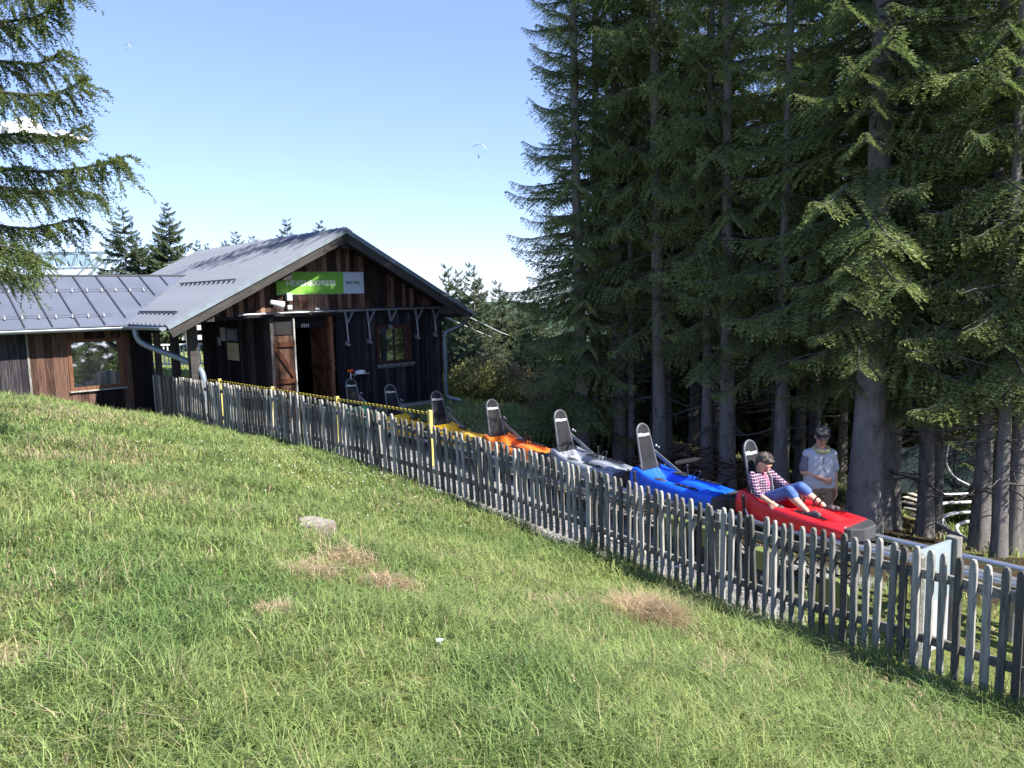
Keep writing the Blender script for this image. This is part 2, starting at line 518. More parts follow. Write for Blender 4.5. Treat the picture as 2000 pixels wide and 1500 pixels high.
class MB:
    """collects simple shapes into one mesh"""
    def __init__(s):
        s.v, s.f, s.m, s.sm = [], [], [], []

    def add(s, vs, fs, mi=0, smooth=False):
        b = len(s.v)
        s.v += [tuple(p) for p in vs]
        s.f += [tuple(b + i for i in f) for f in fs]
        s.m += [mi] * len(fs)
        s.sm += [smooth] * len(fs)
        return s

    def box(s, lo, hi, mi=0, mat=None, bev=0.0):
        x0, y0, z0 = lo
        x1, y1, z1 = hi
        vs = [Vector(p) for p in ((x0, y0, z0), (x1, y0, z0), (x1, y1, z0), (x0, y1, z0), (x0, y0, z1), (x1, y0, z1), (x1, y1, z1), (x0, y1, z1))]
        if mat: vs = [mat @ p for p in vs]
        s.add(vs, [(0, 3, 2, 1), (4, 5, 6, 7), (0, 1, 5, 4), (1, 2, 6, 5), (2, 3, 7, 6), (3, 0, 4, 7)], mi)
        return s

    def bar(s, a, b, w, h, mi=0, up=(0, 0, 1)):
        a, b = Vector(a), Vector(b)
        d = (b - a).normalized()
        u = Vector(up)
        if abs(d.dot(u)) > 0.98: u = Vector((0, 1, 0))
        sd = d.cross(u).normalized() * w / 2
        uu = sd.cross(d).normalized() * h / 2
        vs = [a - sd - uu, a + sd - uu, a + sd + uu, a - sd + uu, b - sd - uu, b + sd - uu, b + sd + uu, b - sd + uu]
        s.add(vs, [(3, 2, 1, 0), (4, 5, 6, 7), (0, 1, 5, 4), (1, 2, 6, 5), (2, 3, 7, 6), (3, 0, 4, 7)], mi)
        return s

    def tube(s, pts, r, n=8, mi=0, cap=True, smooth=True):
        pts = [Vector(p) for p in pts]
        rs = r if isinstance(r, (list, tuple)) else [r] * len(pts)
        vs, fs = [], []
        prev = None
        for i, p in enumerate(pts):
            d = (pts[min(i + 1, len(pts) - 1)] - pts[max(i - 1, 0)]).normalized()
            if prev is None:
                ref = Vector((0, 0, 1)) if abs(d.z) < 0.9 else Vector((1, 0, 0))
                x = d.cross(ref).normalized()
            else:
                x = (prev - d * prev.dot(d))
                x = x.normalized() if x.length > 1e-6 else d.orthogonal().normalized()
            y = d.cross(x)
            prev = x
            for k in range(n):
                a = 2 * math.pi * k / n
                vs.append(p + (x * math.cos(a) + y * math.sin(a)) * rs[i])
        for i in range(len(pts) - 1):
            for k in range(n):
                fs.append((i * n + k, i * n + (k + 1) % n, (i + 1) * n + (k + 1) % n, (i + 1) * n + k))
        s.add(vs, fs, mi, smooth)
        if cap:
            s.add(vs[:n], [tuple(range(n))[::-1]], mi)
            s.add(vs[-n:], [tuple(range(n))], mi)
        return s

    def ball(s, c, r, seg=10, rings=7, mi=0):
        c = Vector(c)
        rr = r if isinstance(r, (tuple, list)) else (r, r, r)
        vs = [c + Vector((0, 0, rr[2]))]
        for i in range(1, rings):
            t = math.pi * i / rings
            for k in range(seg):
                a = 2 * math.pi * k / seg
                vs.append(c + Vector((rr[0] * math.sin(t) * math.cos(a), rr[1] * math.sin(t) * math.sin(a), rr[2] * math.cos(t))))
        vs.append(c - Vector((0, 0, rr[2])))
        fs = [(0, 1 + k, 1 + (k + 1) % seg) for k in range(seg)]
        for i in range(rings - 2):
            for k in range(seg):
                a = 1 + i * seg
                fs.append((a + k, a + seg + k, a + seg + (k + 1) % seg, a + (k + 1) % seg))
        a = 1 + (rings - 2) * seg
        fs += [(a + (k + 1) % seg, a + k, len(vs) - 1) for k in range(seg)]
        s.add(vs, fs, mi, True)
        return s

    def capsule(s, a, b, ra, rb, n=12):
        """closed tapered limb, for a body that is fused afterwards"""
        a, b = Vector(a), Vector(b)
        d = (b - a)
        L = d.length
        d = d.normalized() if L > 1e-6 else Vector((0, 0, 1))
        ts = []
        for k in range(5):
            t = math.pi / 2 * (1 - k / 4)
            ts.append((-math.sin(t) * ra, math.cos(t) * ra))
        for k in range(5):
            t = math.pi / 2 * k / 4
            ts.append((L + math.sin(t) * rb, math.cos(t) * rb))
        pts = [a + d * q[0] for q in ts]
        s.tube(pts, [max(1e-4, q[1]) for q in ts], n, cap=True)
        return s

    def prism(s, poly, a, b, mi=0):
        """poly = list of points (Vector); extruded by vector a->b offset"""
        n = len(poly)
        o = Vector(b) - Vector(a)
        vs = [Vector(p) for p in poly] + [Vector(p) + o for p in poly]
        fs = [tuple(range(n))[::-1], tuple(range(n, 2 * n))] + [(i, (i + 1) % n, n + (i + 1) % n, n + i) for i in range(n)]
        s.add(vs, fs, mi)
        return s

    def mesh(s, name):
        me = bpy.data.meshes.new(name)
        me.from_pydata(s.v, [], s.f)
        me.polygons.foreach_set('material_index', s.m)
        me.polygons.foreach_set('use_smooth', s.sm)
        me.update()
        return me

    def build(s, name, mats, parent=None, loc=None, rot=None, scale=None):
        return link(name, s.mesh(name), mats, parent, loc, rot, scale)


def bevel(o, w=0.01, seg=2):
    b = o.modifiers.new('bevel', 'BEVEL')
    b.width = w
    b.segments = seg
    b.limit_method = 'ANGLE'
    return o


def text_mesh(txt, size, depth=0.004, align='LEFT', bold=0.0, shear=0.0):
    cu = bpy.data.curves.new('lettering', 'FONT')
    cu.body = txt
    cu.size = size
    cu.extrude = depth
    cu.offset = bold
    cu.shear = shear
    cu.align_x = align
    cu.resolution_u = 3
    o = bpy.data.objects.new('lettering', cu)
    COL.objects.link(o)
    bpy.context.view_layer.update()
    me = bpy.data.meshes.new_from_object(o.evaluated_get(bpy.context.evaluated_depsgraph_get()))
    bpy.data.objects.remove(o)
    bpy.data.curves.remove(cu)
    me.name = 'lettering'
    return me


# ------------------------------------------------------------------ terrain
# fence line (x, y, ground z)
FEN = np.array([(-8.14, 17.25, 1.44), (-6.56, 15.75, 1.45), (-5.10, 14.45, 1.44), (-3.81, 13.3, 1.41), (-2.13, 11.87, 1.28), (-0.49, 10.68, 1.06), (0.37, 9.85, 0.92),
                (1.22, 8.95, 0.82), (1.8, 8.15, 0.78), (2.35, 7.3, 0.80), (2.7, 6.65, 0.86), (3.12, 6.0, 0.93), (3.43, 5.5, 0.96), (3.66, 5.2, 0.95), (4.6, 4.0, 0.85), (5.6, 2.7, 0.6)])
TRK_T = np.array([0.636, -0.7717])       # downhill direction of the coaster track
TRK_0 = np.array([2.789, 9.0])           # under the red sled's backrest
TRK_N = np.array([-0.7717, -0.636])      # towards the camera
RAIL_Z = 1.36


def tps_fit(P, z):
    n = len(P)
    d = np.linalg.norm(P[:, None] - P[None], axis=2)
    K = np.where(d > 0, d * d * np.log(d + 1e-9), 0) + np.eye(n) * 0.02
    A = np.zeros((n + 3, n + 3))
    A[:n, :n] = K
    A[:n, n] = 1; A[:n, n + 1:] = P
    A[n, :n] = 1; A[n + 1:, :n] = P.T
    return np.linalg.solve(A, np.concatenate([z, [0, 0, 0]]))


CP = [(0, 0, 2.4), (-3, 2, 2.55), (-8, 6, 2.75), (-7, 0, 2.9), (3, 0, 1.9), (6, 0, 0.8), (0, 4, 2.02), (-1.95, 7.5, 1.78), (-5, 12, 1.95), (-8, 14, 2.1), (-3, -5, 2.9), (4, -5, 2.0),
      (-10.8, 15.7, 2.22), (-10.2, 16.15, 2.08), (-9.2, 17.0, 1.67), (-8.4, 17.7, 1.40), (-13, 14, 2.6), (-15, 19, 2.4),
      (-7, 20, 1.30), (-4.5, 18, 1.2), (-1.9, 20.4, 1.17), (-1.5, 18.6, 1.18), (-3, 15.5, 1.25), (-9, 26, 1.35), (-12, 30, 1.6), (-20, 40, 2.0), (-14, 24, 1.8),
      (0.7, 11.55, 0.98), (2.8, 9.0, 0.75), (4.5, 6.8, 0.80), (6.0, 4.6, 0.5), (1.7, 10.3, 0.85), (-0.5, 13.2, 1.05),
      (4.1, 10.3, 0.38), (1.9, 14.9, 0.72), (5.0, 10.8, 0.45), (7, 9.5, 0.45), (8, 13, -0.70), (10, 18, -1.6), (14, 12, -0.7), (3, 18, 0.55), (6, 15, 0.2),
      (0.8, 20.5, 0.85), (2, 22, 0.55), (0, 26, 0.5), (6, 30, -2.0), (0, 36, -2.5), (15, 35, -4), (-8, 40, 0.8), (12, 24, -2.4), (12, 3, -1.2), (14, -3, -4.0), (25, -6, -8), (24, 10, -2.5), (30, 30, -7), (-25, 10, 3.2), (-30, 30, 2.5), (0, 50, -5), (-20, -10, 3.5)]
_P = np.array([c[:2] for c in CP] + [tuple(f[:2]) for f in FEN])
_Z = np.array([c[2] for c in CP] + [f[2] - 0.04 for f in FEN])
_W = tps_fit(_P, _Z)


def tps(x, y):
    sh = np.shape(x)
    q = np.stack([np.ravel(x), np.ravel(y)], 1).astype(float)
    out = np.empty(len(q))
    for i in range(0, len(q), 20000):
        c = q[i:i + 20000]
        d = np.linalg.norm(c[:, None] - _P[None], axis=2)
        out[i:i + 20000] = (d * d * np.log(d + 1e-9)) @ _W[:-3] + _W[-3] + c @ _W[-2:]
    return out.reshape(sh)


def vnoise(x, y, s, seed=0):
    """cheap smooth noise in 0..1"""
    r = np.random.default_rng(seed)
    T = r.random((64, 64))
    u, v = x / s + 1000, y / s + 1000
    i, j = np.floor(u).astype(int), np.floor(v).astype(int)
    fu, fv = u - i, v - j
    fu, fv = fu * fu * (3 - 2 * fu), fv * fv * (3 - 2 * fv)
    g = lambda a, b: T[a % 64, b % 64]
    return (g(i, j) * (1 - fu) + g(i + 1, j) * fu) * (1 - fv) + (g(i, j + 1) * (1 - fu) + g(i + 1, j + 1) * fu) * fv


GX0, GX1, GY0, GY1, GS = -34.0, 34.0, -12.0, 56.0, 0.2
gx = np.arange(GX0, GX1 + GS / 2, GS)
gy = np.arange(GY0, GY1 + GS / 2, GS)
GXX, GYY = np.meshgrid(gx, gy)
GZ = tps(GXX, GYY)
GZ += (vnoise(GXX, GYY, 0.55, 3) - 0.5) * 0.05 + (vnoise(GXX, GYY, 1.7, 4) - 0.5) * 0.09


def ground(x, y):
    u = np.clip((np.asarray(x, float) - GX0) / GS, 0, len(gx) - 1.001)
    v = np.clip((np.asarray(y, float) - GY0) / GS, 0, len(gy) - 1.001)
    i, j = u.astype(int), v.astype(int)
    fu, fv = u - i, v - j
    return (GZ[j, i] * (1 - fu) + GZ[j, i + 1] * fu) * (1 - fv) + (GZ[j + 1, i] * (1 - fu) + GZ[j + 1, i + 1] * fu) * fv


def gz(x, y):
    return float(ground(np.array([x]), np.array([y]))[0])


def fence_side(x, y):
    """signed distance-like value: > 0 on the camera's side of the fence"""
    x = np.asarray(x, float); y = np.asarray(y, float)
    fy = np.interp(x, FEN[:, 0], FEN[:, 1])
    fy = np.where(x < FEN[0, 0], 17.25 - (FEN[0, 0] - x) * 0.88 + 0.0, fy)
    fy = np.where(x > FEN[-1, 0], 2.7 - (x - FEN[-1, 0]) * 1.3, fy)
    return (fy - y) * 0.7


def track_off(x, y):
    return (x - TRK_0[0]) * TRK_N[0] + (y - TRK_0[1]) * TRK_N[1], (x - TRK_0[0]) * TRK_T[0] + (y - TRK_0[1]) * TRK_T[1]


fs_ = fence_side(GXX, GYY)
to_, ta_ = track_off(GXX, GYY)
wob = (vnoise(GXX, GYY, 0.8, 9) - 0.5) * 0.7
gravel = ((fs_ < 0.02) & (to_ > -0.75 + wob) & (ta_ < 1.0 + wob * 2) & (GYY < 19.5) & (ta_ > -14)).astype(float)
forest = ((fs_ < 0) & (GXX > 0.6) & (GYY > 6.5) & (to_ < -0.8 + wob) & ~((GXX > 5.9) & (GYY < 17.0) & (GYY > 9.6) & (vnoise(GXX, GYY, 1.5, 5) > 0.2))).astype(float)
nx_, ny_ = len(gx), len(gy)
I = np.arange(nx_ * ny_).reshape(ny_, nx_)
quads = np.stack([I[:-1, :-1], I[:-1, 1:], I[1:, 1:], I[1:, :-1]], -1).reshape(-1, 4)
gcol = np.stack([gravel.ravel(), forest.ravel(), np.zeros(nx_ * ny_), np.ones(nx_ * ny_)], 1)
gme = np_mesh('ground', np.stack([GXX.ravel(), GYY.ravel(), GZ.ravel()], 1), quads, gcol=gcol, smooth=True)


def ground_mat():
    m, nt, b = new_mat('ground_soil')
    tc = nt.nodes.new('ShaderNodeTexCoord')
    a = nt.nodes.new('ShaderNodeAttribute'); a.attribute_name = 'gcol'
    sp = nt.nodes.new('ShaderNodeSeparateColor')
    nt.links.new(a.outputs['Color'], sp.inputs[0])
    n1 = nt.nodes.new('ShaderNodeTexNoise'); n1.inputs['Scale'].default_value = 1.1; n1.inputs['Detail'].default_value = 9; n1.inputs['Roughness'].default_value = 0.7
    n2 = nt.nodes.new('ShaderNodeTexNoise'); n2.inputs['Scale'].default_value = 22; n2.inputs['Detail'].default_value = 8
    vo = nt.nodes.new('ShaderNodeTexVoronoi'); vo.inputs['Scale'].default_value = 26
    for n in (n1, n2, vo): nt.links.new(tc.outputs['Object'], n.inputs['Vector'])

    def ramp(src, c0, c1, p0=0.3, p1=0.7):
        r = nt.nodes.new('ShaderNodeValToRGB')
        r.color_ramp.elements[0].color = c0 + (1,); r.color_ramp.elements[1].color = c1 + (1,)
        r.color_ramp.elements[0].position = p0; r.color_ramp.elements[1].position = p1
        nt.links.new(src, r.inputs['Fac']); return r.outputs['Color']

    def mix(f, c1, c2, k=None):
        mx = nt.nodes.new('ShaderNodeMixRGB')
        if k is not None: mx.inputs[0].default_value = k
        else: nt.links.new(f, mx.inputs[0])
        nt.links.new(c1, mx.inputs[1]); nt.links.new(c2, mx.inputs[2]); return mx.outputs[0]
    soil = mix(None, ramp(n1.outputs['Fac'], (0.075, 0.105, 0.028), (0.17, 0.19, 0.06)), ramp(n2.outputs['Fac'], (0.06, 0.07, 0.02), (0.20, 0.20, 0.075)), 0.5)
    grav = mix(None, ramp(vo.outputs['Color'], (0.08, 0.08, 0.085), (0.34, 0.33, 0.33)), ramp(n2.outputs['Fac'], (0.09, 0.09, 0.09), (0.27, 0.26, 0.26)), 0.4)
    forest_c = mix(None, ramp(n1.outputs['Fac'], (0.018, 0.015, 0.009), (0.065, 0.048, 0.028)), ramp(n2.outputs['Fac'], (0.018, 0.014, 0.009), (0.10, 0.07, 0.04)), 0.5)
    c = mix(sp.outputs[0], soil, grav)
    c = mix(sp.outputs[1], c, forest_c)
    nt.links.new(c, b.inputs['Base Color'])
    b.inputs['Roughness'].default_value = 0.95
    b.inputs['Specular IOR Level'].default_value = 0.1
    bp = nt.nodes.new('ShaderNodeBump'); bp.inputs['Strength'].default_value = 0.7; bp.inputs['Distance'].default_value = 0.03
    nt.links.new(n2.outputs['Fac'], bp.inputs['Height'])
    nt.links.new(bp.outputs['Normal'], b.inputs['Normal'])
    return m


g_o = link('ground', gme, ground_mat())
tag(g_o, 'sloping grassy ground with a gravel bed under the coaster track', kind='structure')
# the valley far below, out to the horizon, and a ring that joins it to the hilltop
bd = [(GXX[0, i], GYY[0, i], GZ[0, i]) for i in range(0, nx_, 10)] + [(GXX[j, -1], GYY[j, -1], GZ[j, -1]) for j in range(0, ny_, 10)] + \
     [(GXX[-1, i], GYY[-1, i], GZ[-1, i]) for i in range(nx_ - 1, -1, -10)] + [(GXX[j, 0], GYY[j, 0], GZ[j, 0]) for j in range(ny_ - 1, -1, -10)]
mb = MB()
rings = [bd]
for rad, zz in ((60, -9), (130, -32), (320, -70), (2500, -160), (9000, -170)):
    rings.append([])
    for x, y, z in bd:
        an = math.atan2(y - 22, x)
        zl = zz if not (x < -20 and rad < 100) else -2
        rings[-1].append((rad * math.cos(an), 22 + rad * math.sin(an), zl + (random.random() - 0.5) * rad * 0.03))
n = len(bd)
for k in range(len(rings) - 1):
    vs = rings[k] + rings[k + 1]
    mb.add(vs, [(i, (i + 1) % n, n + (i + 1) % n, n + i) for i in range(n)], 0, True)
far_m = plain('far_forest_hills', (0.05, 0.075, 0.05), rough=1.0, var=0.35, scale=0.02, spec=0.0)
tag(mb.build('hills', far_m), 'wooded slopes and valley falling away from the hilltop', kind='structure')

# ------------------------------------------------------------------ station building
HZ = 1.2
HA = R(41.4)
HO = Vector((-4.553, 18.0, HZ))
house = empty('station_building', HO, HA)
tag(house, 'dark timber coaster station with grey metal roof, brown gable and low left wing', 'building')


def hw(u, v, z):
    """house frame (u along the gable wall, v backwards, z absolute) to world"""
    c, s = math.cos(HA), math.sin(HA)
    return Vector((HO.x + u * c - v * s, HO.y + u * s + v * c, z))


def part(name, mb, mats, **k):
    return mb.build(name, mats, house, **k)


AP_U, AP_Z = 0.5, 5.58
EL_U, EL_Z = -3.56, 3.55
ER_U, ER_Z = 4.12, 3.60
V0, V1 = -0.70, 8.75


def zl(u):
    return EL_Z + (u - EL_U) * (AP_Z - EL_Z) / (AP_U - EL_U) if u < AP_U else AP_Z + (u - AP_U) * (ER_Z - AP_Z) / (ER_U - AP_U)


def board(u0, u1, z0, z1, v, mat, th=0.022, proud=None):
    """vertical board on a wall facing the gable side, top cut to z1"""
    j = random.uniform(0, 0.020) if proud is None else proud
    m = MB()
    w = (u1 - u0)
    z1b = z1
    m.box((-w / 2, -th - j, 0), (w / 2, 0, z1b - z0))
    o = part('board', m, mat, loc=((u0 + u1) / 2, v, z0 - HZ))
    return o


# hidden backing walls
m = MB()
m.box((-1.08, 0.02, 2.55), (3.55, 0.08, 2.6))
m.box((0.55, 0.0, 0.05), (3.57, 0.10, 2.5))
m.box((3.47, 0.10, -0.2), (3.57, 8.2, 2.45))
m.box((-1.06, 0.02, 0.0), (-1.0, 4.3, 2.45))
m.box((-1.06, 4.24, -0.1), (3.5, 4.32, 2.45))
part('wall', m, M['interior'])
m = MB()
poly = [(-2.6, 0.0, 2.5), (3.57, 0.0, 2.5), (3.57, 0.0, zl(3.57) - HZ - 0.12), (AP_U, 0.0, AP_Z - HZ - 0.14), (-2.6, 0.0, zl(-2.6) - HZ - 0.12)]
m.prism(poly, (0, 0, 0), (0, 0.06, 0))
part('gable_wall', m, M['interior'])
# gable cladding
u = -2.6
while u < 3.55:
    w = random.choice((0.105, 0.12, 0.13, 0.14))
    u1 = min(u + w, 3.57)
    top = min(zl(u), zl(u1)) - 0.12
    board(u + 0.004, u1 - 0.004, 3.66 + random.uniform(-0.02, 0.02), top, -0.002, M['gable_board'])
    u = u1
# cover strips on the gable
# right-hand wall below the door rail
u = 0.53
while u < 3.55:
    w = random.choice((0.11, 0.12, 0.13))
    u1 = min(u + w, 3.57)
    mat = M['black_board']
    if not (u1 > 1.60 and u < 2.60):
        board(u + 0.004, u1 - 0.004, 1.30, 3.655, -0.002, mat)
    else:
        board(u + 0.004, u1 - 0.004, 1.30, 2.36, -0.002, mat)
        board(u + 0.004, u1 - 0.004, 3.32, 3.655, -0.002, mat)
    m = MB()
    m.box((-0.014, -0.045, 0), (0.014, -0.022, (1.05 if (u1 > 1.60 and u < 2.60) else 2.35)))
    part('batten', m, mat, loc=(u1, -0.002, 0.10))
    u = u1
m = MB()
m.box((0.50, -0.04, -0.25), (3.62, 0.12, 0.10))
part('plinth', m, M['concrete'])
# left side wall facing the porch: ribs run upright, boards one by one
v = 0.0
while v < 4.25:
    m = MB()
    m.box((-0.025, -0.062, 0), (0, 0.062, 2.46))
    m.box((-0.055, -0.012, 0), (-0.025, 0.018, 2.46))
    part('board', m, M['black_board'], loc=(-1.065, v + 0.07, 0.02))
    v += 0.14
m = MB()
m.box((-1.14, -0.05, 0.0), (-1.06, 0.02, 2.46))
part('corner_post', m, M['dark_wood'])
# beam across the porch below the gable
m = MB()
m.box((-3.0, -0.03, 2.42), (-1.0, 0.13, 2.50 + 0.10))
m.box((-3.0, -0.05, 2.40), (3.6, -0.028, 2.47))
part('beam', m, M['dark_wood'])
for (pu, pv, w) in ((-2.82, 0.06, 0.17), (-2.85, 1.1, 0.15), (-2.86, 2.28, 0.12)):
    m = MB()
    m.box((-w / 2, -w / 2, -0.2), (w / 2, w / 2, 2.45 if pv < 1 else 2.2))
    part('post', m, M['barge'] if pv < 1 else M['dark_wood'], loc=(pu, pv, 0))
m = MB()
m.box((-2.85 - 0.04, 1.1, 0.55), (-2.85 + 0.04, 2.3, 0.75))
part('porch_rail', m, M['dark_wood'])

# door leaves
def door_leaf(w, h, loc, rz, flip=1, dm='door_wood'):
    d = MB()
    d.box((0, 0, 0), (w, 0.03, h))
    o = d.build('door', M[dm], house, loc=loc, rot=(0, 0, rz))
    k = int(round(w / 0.12))
    for i in range(k):
        b = MB()
        b.box((0.004, 0, 0), (w / k - 0.004, 0.018 + random.uniform(0, 0.006), h))
        b.build('board', M[dm], o, loc=(i * w / k, 0.03, 0))
        b2 = MB()
        b2.box((0.004, -0.018, 0), (w / k - 0.004, 0, h))
        b2.build('board', M[dm], o, loc=(i * w / k, 0, 0))
    for sgn in (-1, 1):
        y0 = -0.045 if sgn < 0 else 0.068
        b = MB()
        for zz in (0.08 * h, 0.47 * h, 0.90 * h):
            b.bar((0.02, y0, zz), (w - 0.02, y0, zz), 0.05, 0.11)
        a, c = (w - 0.05, 0.05) if flip > 0 else (0.05, w - 0.05)
        b.bar((a, y0, 0.52 * h), (c, y0, 0.86 * h), 0.045, 0.10)
        b.bar((c, y0, 0.42 * h), (a, y0, 0.12 * h), 0.045, 0.10)
        b.build('brace', M['door_brace'], o)
    return o


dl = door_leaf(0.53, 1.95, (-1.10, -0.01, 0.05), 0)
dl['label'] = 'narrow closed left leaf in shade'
dr = door_leaf(1.05, 2.38, (0.46, 0.06, 0.05), R(90), -1, 'door_lit')
dr['label'] = 'warm brown right leaf swung inwards'
m = MB()
m.box((-0.035, -0.03, 0.0), (0.0, 0.05, 2.44))
part('door_jamb', m, M['grey_wood'], loc=(-0.55, -0.02, 0.02))
m = MB()
m.box((-1.05, 0.01, 2.02), (-0.60, 0.05, 2.45))
m.box((-0.55, 0.30, 2.15), (0.45, 0.36, 2.45))
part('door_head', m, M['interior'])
m = MB()
m.box((-1.1, 0.0, -0.3), (3.5, 4.3, -0.02))
part('floor', m, M['floor_wood'])
m = MB()
for k in range(4):
    m.box((-0.22 + k * 0.055, 0.28, 2.16), (-0.195 + k * 0.055, 0.29, 2.24))
part('white_marks', m, M['white'])  # white bars added in place of unreadable white marks over the door

# roof: metal sheets with ribs on the left slope, one sheet per part
slopeL = math.hypot(AP_U - EL_U, AP_Z - EL_Z)
angL = math.atan2(AP_Z - EL_Z, AP_U - EL_U)
NP = 32
wv_ = (V1 - V0) / NP
pm = MB()
pm.box((0, 0, -0.02), (slopeL, wv_ - 0.002, 0.0), 0)
pm.prism([Vector((0, 0, 0.0)), Vector((0, 0.02, 0.065)), Vector((0, 0.05, 0.065)), Vector((0, 0.07, 0.0))], (0, 0, 0), (slopeL, 0, 0), 0)
pme = pm.mesh('roof_sheet')
for k in range(NP):
    link('roof_sheet', pme, M['roof'], house, (EL_U, V0 + k * wv_, EL_Z - HZ), (0, -angL, 0))
slopeR = math.hypot(ER_U - AP_U, AP_Z - ER_Z)
angR = math.atan2(AP_Z - ER_Z, ER_U - AP_U)
m = MB()
m.box((0, V0, -0.02), (slopeR, V1, 0.0))
for k in range(NP):
    y = V0 + k * wv_
    m.prism([Vector((0, y, 0.0)), Vector((0, y + 0.03, 0.042)), Vector((0, y + 0.06, 0.042)), Vector((0, y + 0.09, 0.0))], (0, 0, 0), (slopeR, 0, 0))
part('right_roof_slope', m, M['roof'], loc=(AP_U, 0, AP_Z - HZ), rot=(0, angR, 0))
# timber deck below the sheets, bargeboards, ridge cap
m = MB()
zz = -HZ
for (ua, za, ub, zb) in ((EL_U + 0.02, EL_Z, AP_U, AP_Z), (AP_U, AP_Z, ER_U - 0.02, ER_Z)):
    m.prism([Vector((ua, V0 + 0.03, za - 0.028 + zz)), Vector((ub, V0 + 0.03, zb - 0.028 + zz)), Vector((ub, V0 + 0.03, zb - 0.10 + zz)), Vector((ua, V0 + 0.03, za - 0.10 + zz))], (0, 0, 0), (0, V1 - V0 - 0.06, 0))
part('roof_deck', m, M['dark_wood'])
for side, (ua, za, ub, zb) in enumerate(((EL_U + 0.0, EL_Z, AP_U, AP_Z), (AP_U, AP_Z, ER_U, ER_Z))):
    L = math.hypot(ub - ua, zb - za)
    m = MB()
    m.box((0, -0.03, -0.26), (L, 0.0, -0.03))
    ang = math.atan2(zb - za, ub - ua)
    part('bargeboard', m, M['barge'], loc=(ua, V0 + 0.01, za - HZ), rot=(0, -ang, 0))
    m = MB()
    m.box((0, -0.055, -0.085), (L, 0.02, 0.012))
    part('roof_edge_trim', m, M['gutter'], loc=(ua, V0 + 0.0, za - HZ + 0.004), rot=(0, -ang, 0))
    # back rake
    m = MB()
    m.box((0, 0, -0.24), (L, 0.03, 0.01))
    part('bargeboard', m, M['barge'], loc=(ua, V1, za - HZ), rot=(0, -ang, 0))
m = MB()
m.prism([Vector((AP_U - 0.16, V0 - 0.05, AP_Z - 0.045 - HZ)), Vector((AP_U, V0 - 0.05, AP_Z + 0.05 - HZ)), Vector((AP_U + 0.16, V0 - 0.05, AP_Z - 0.055 - HZ))], (0, 0, 0), (0, V1 - V0 + 0.1, 0))
part('ridge_cap', m, M['rib'])
for (pu, pz) in ((AP_U, AP_Z - 0.30), (-0.95, zl(-0.95) - 0.30), (3.62, zl(3.62) - 0.2), (-2.7, zl(-2.7) - 0.26)):
    m = MB()
    m.box((pu - 0.11, V0 + 0.045, pz - 0.12 - HZ), (pu + 0.11, 0.0, pz + 0.10 - HZ))
    part('purlin', m, M['dark_wood'])
m = MB()
m.prism([Vector((3.575, V0 + 0.06, 3.62 - HZ)), Vector((4.08, V0 + 0.06, 3.50 - HZ)), Vector((4.08, V0 + 0.06, 3.46 - HZ)), Vector((3.575, V0 + 0.06, 3.46 - HZ))], (0, 0, 0), (0, 8.6, 0))
part('soffit', m, M['dark_wood'])


def gutter(name, a, b, r=0.07):
    a, b = Vector(a), Vector(b)
    d = (b - a).normalized()
    sd = d.cross(Vector((0, 0, 1))).normalized()
    m = MB()
    ring = []
    for k in range(9):
        t = math.pi * k / 8
        ring.append((math.cos(t) * r, -math.sin(t) * r))
    ring2 = [(c * 0.88, s * 0.88) for c, s in ring[::-1]]
    loop = ring + ring2
    vs = [a + sd * c + Vector((0, 0, s)) for c, s in loop] + [b + sd * c + Vector((0, 0, s)) for c, s in loop]
    n = len(loop)
    m.add(vs, [(i, (i + 1) % n, n + (i + 1) % n, n + i) for i in range(n)], 0, True)
    for p in (a, b):
        ca = [p + sd * c * 1.08 + Vector((0, 0, s * 1.08)) for c, s in ring]
        m.prism(ca, (0, 0, 0), tuple(d * 0.012))
    return m.build(name, M['gutter'], house)


gutter('gutter', (-3.63, V0 - 0.02, 3.53 - HZ), (-3.63, 1.88, 3.51 - HZ))
gutter('gutter', (ER_U + 0.06, V0 - 0.02, 3.56 - HZ), (ER_U + 0.06, V1, 3.53 - HZ))
gutter('gutter', (-9.0, 1.84, 3.52 - HZ), (-3.55, 1.84, 3.50 - HZ), 0.075)


def smooth_path(pts, k=6):
    pts = [Vector(p) for p in pts]
    out = []
    for i in range(len(pts) - 1):
        p0, p1, p2, p3 = pts[max(i - 1, 0)], pts[i], pts[i + 1], pts[min(i + 2, len(pts) - 1)]
        for j in range(k):
            t = j / k
            out.append(0.5 * ((2 * p1) + (p2 - p0) * t + (2 * p0 - 5 * p1 + 4 * p2 - p3) * t * t + (3 * p1 - p0 - 3 * p2 + p3) * t ** 3))
    out.append(pts[-1])
    return out


m = MB()
m.tube(smooth_path([(-3.62, 1.15, 2.30), (-3.60, 1.12, 2.08), (-3.45, 1.0, 1.90), (-2.95, 0.35, 1.60), (-2.74, 0.05, 1.42), (-2.69, -0.08, 1.20), (-2.69, -0.08, 0.6), (-2.69, -0.08, -0.1)]), 0.062, 12)
part('downpipe', m, M['gutter'])
m = MB()
m.tube(smooth_path([(ER_U + 0.05, -0.40, 2.32), (ER_U + 0.04, -0.38, 2.14), (3.95, -0.28, 2.0), (3.70, -0.10, 1.86), (3.66, -0.08, 1.70), (3.66, -0.08, 0.9), (3.66, -0.08, 0.22), (3.74, -0.20, 0.10), (3.90, -0.34, 0.03), (3.93, -0.38, -0.16)]), 0.052, 12)
part('downpipe', m, M['gutter'])

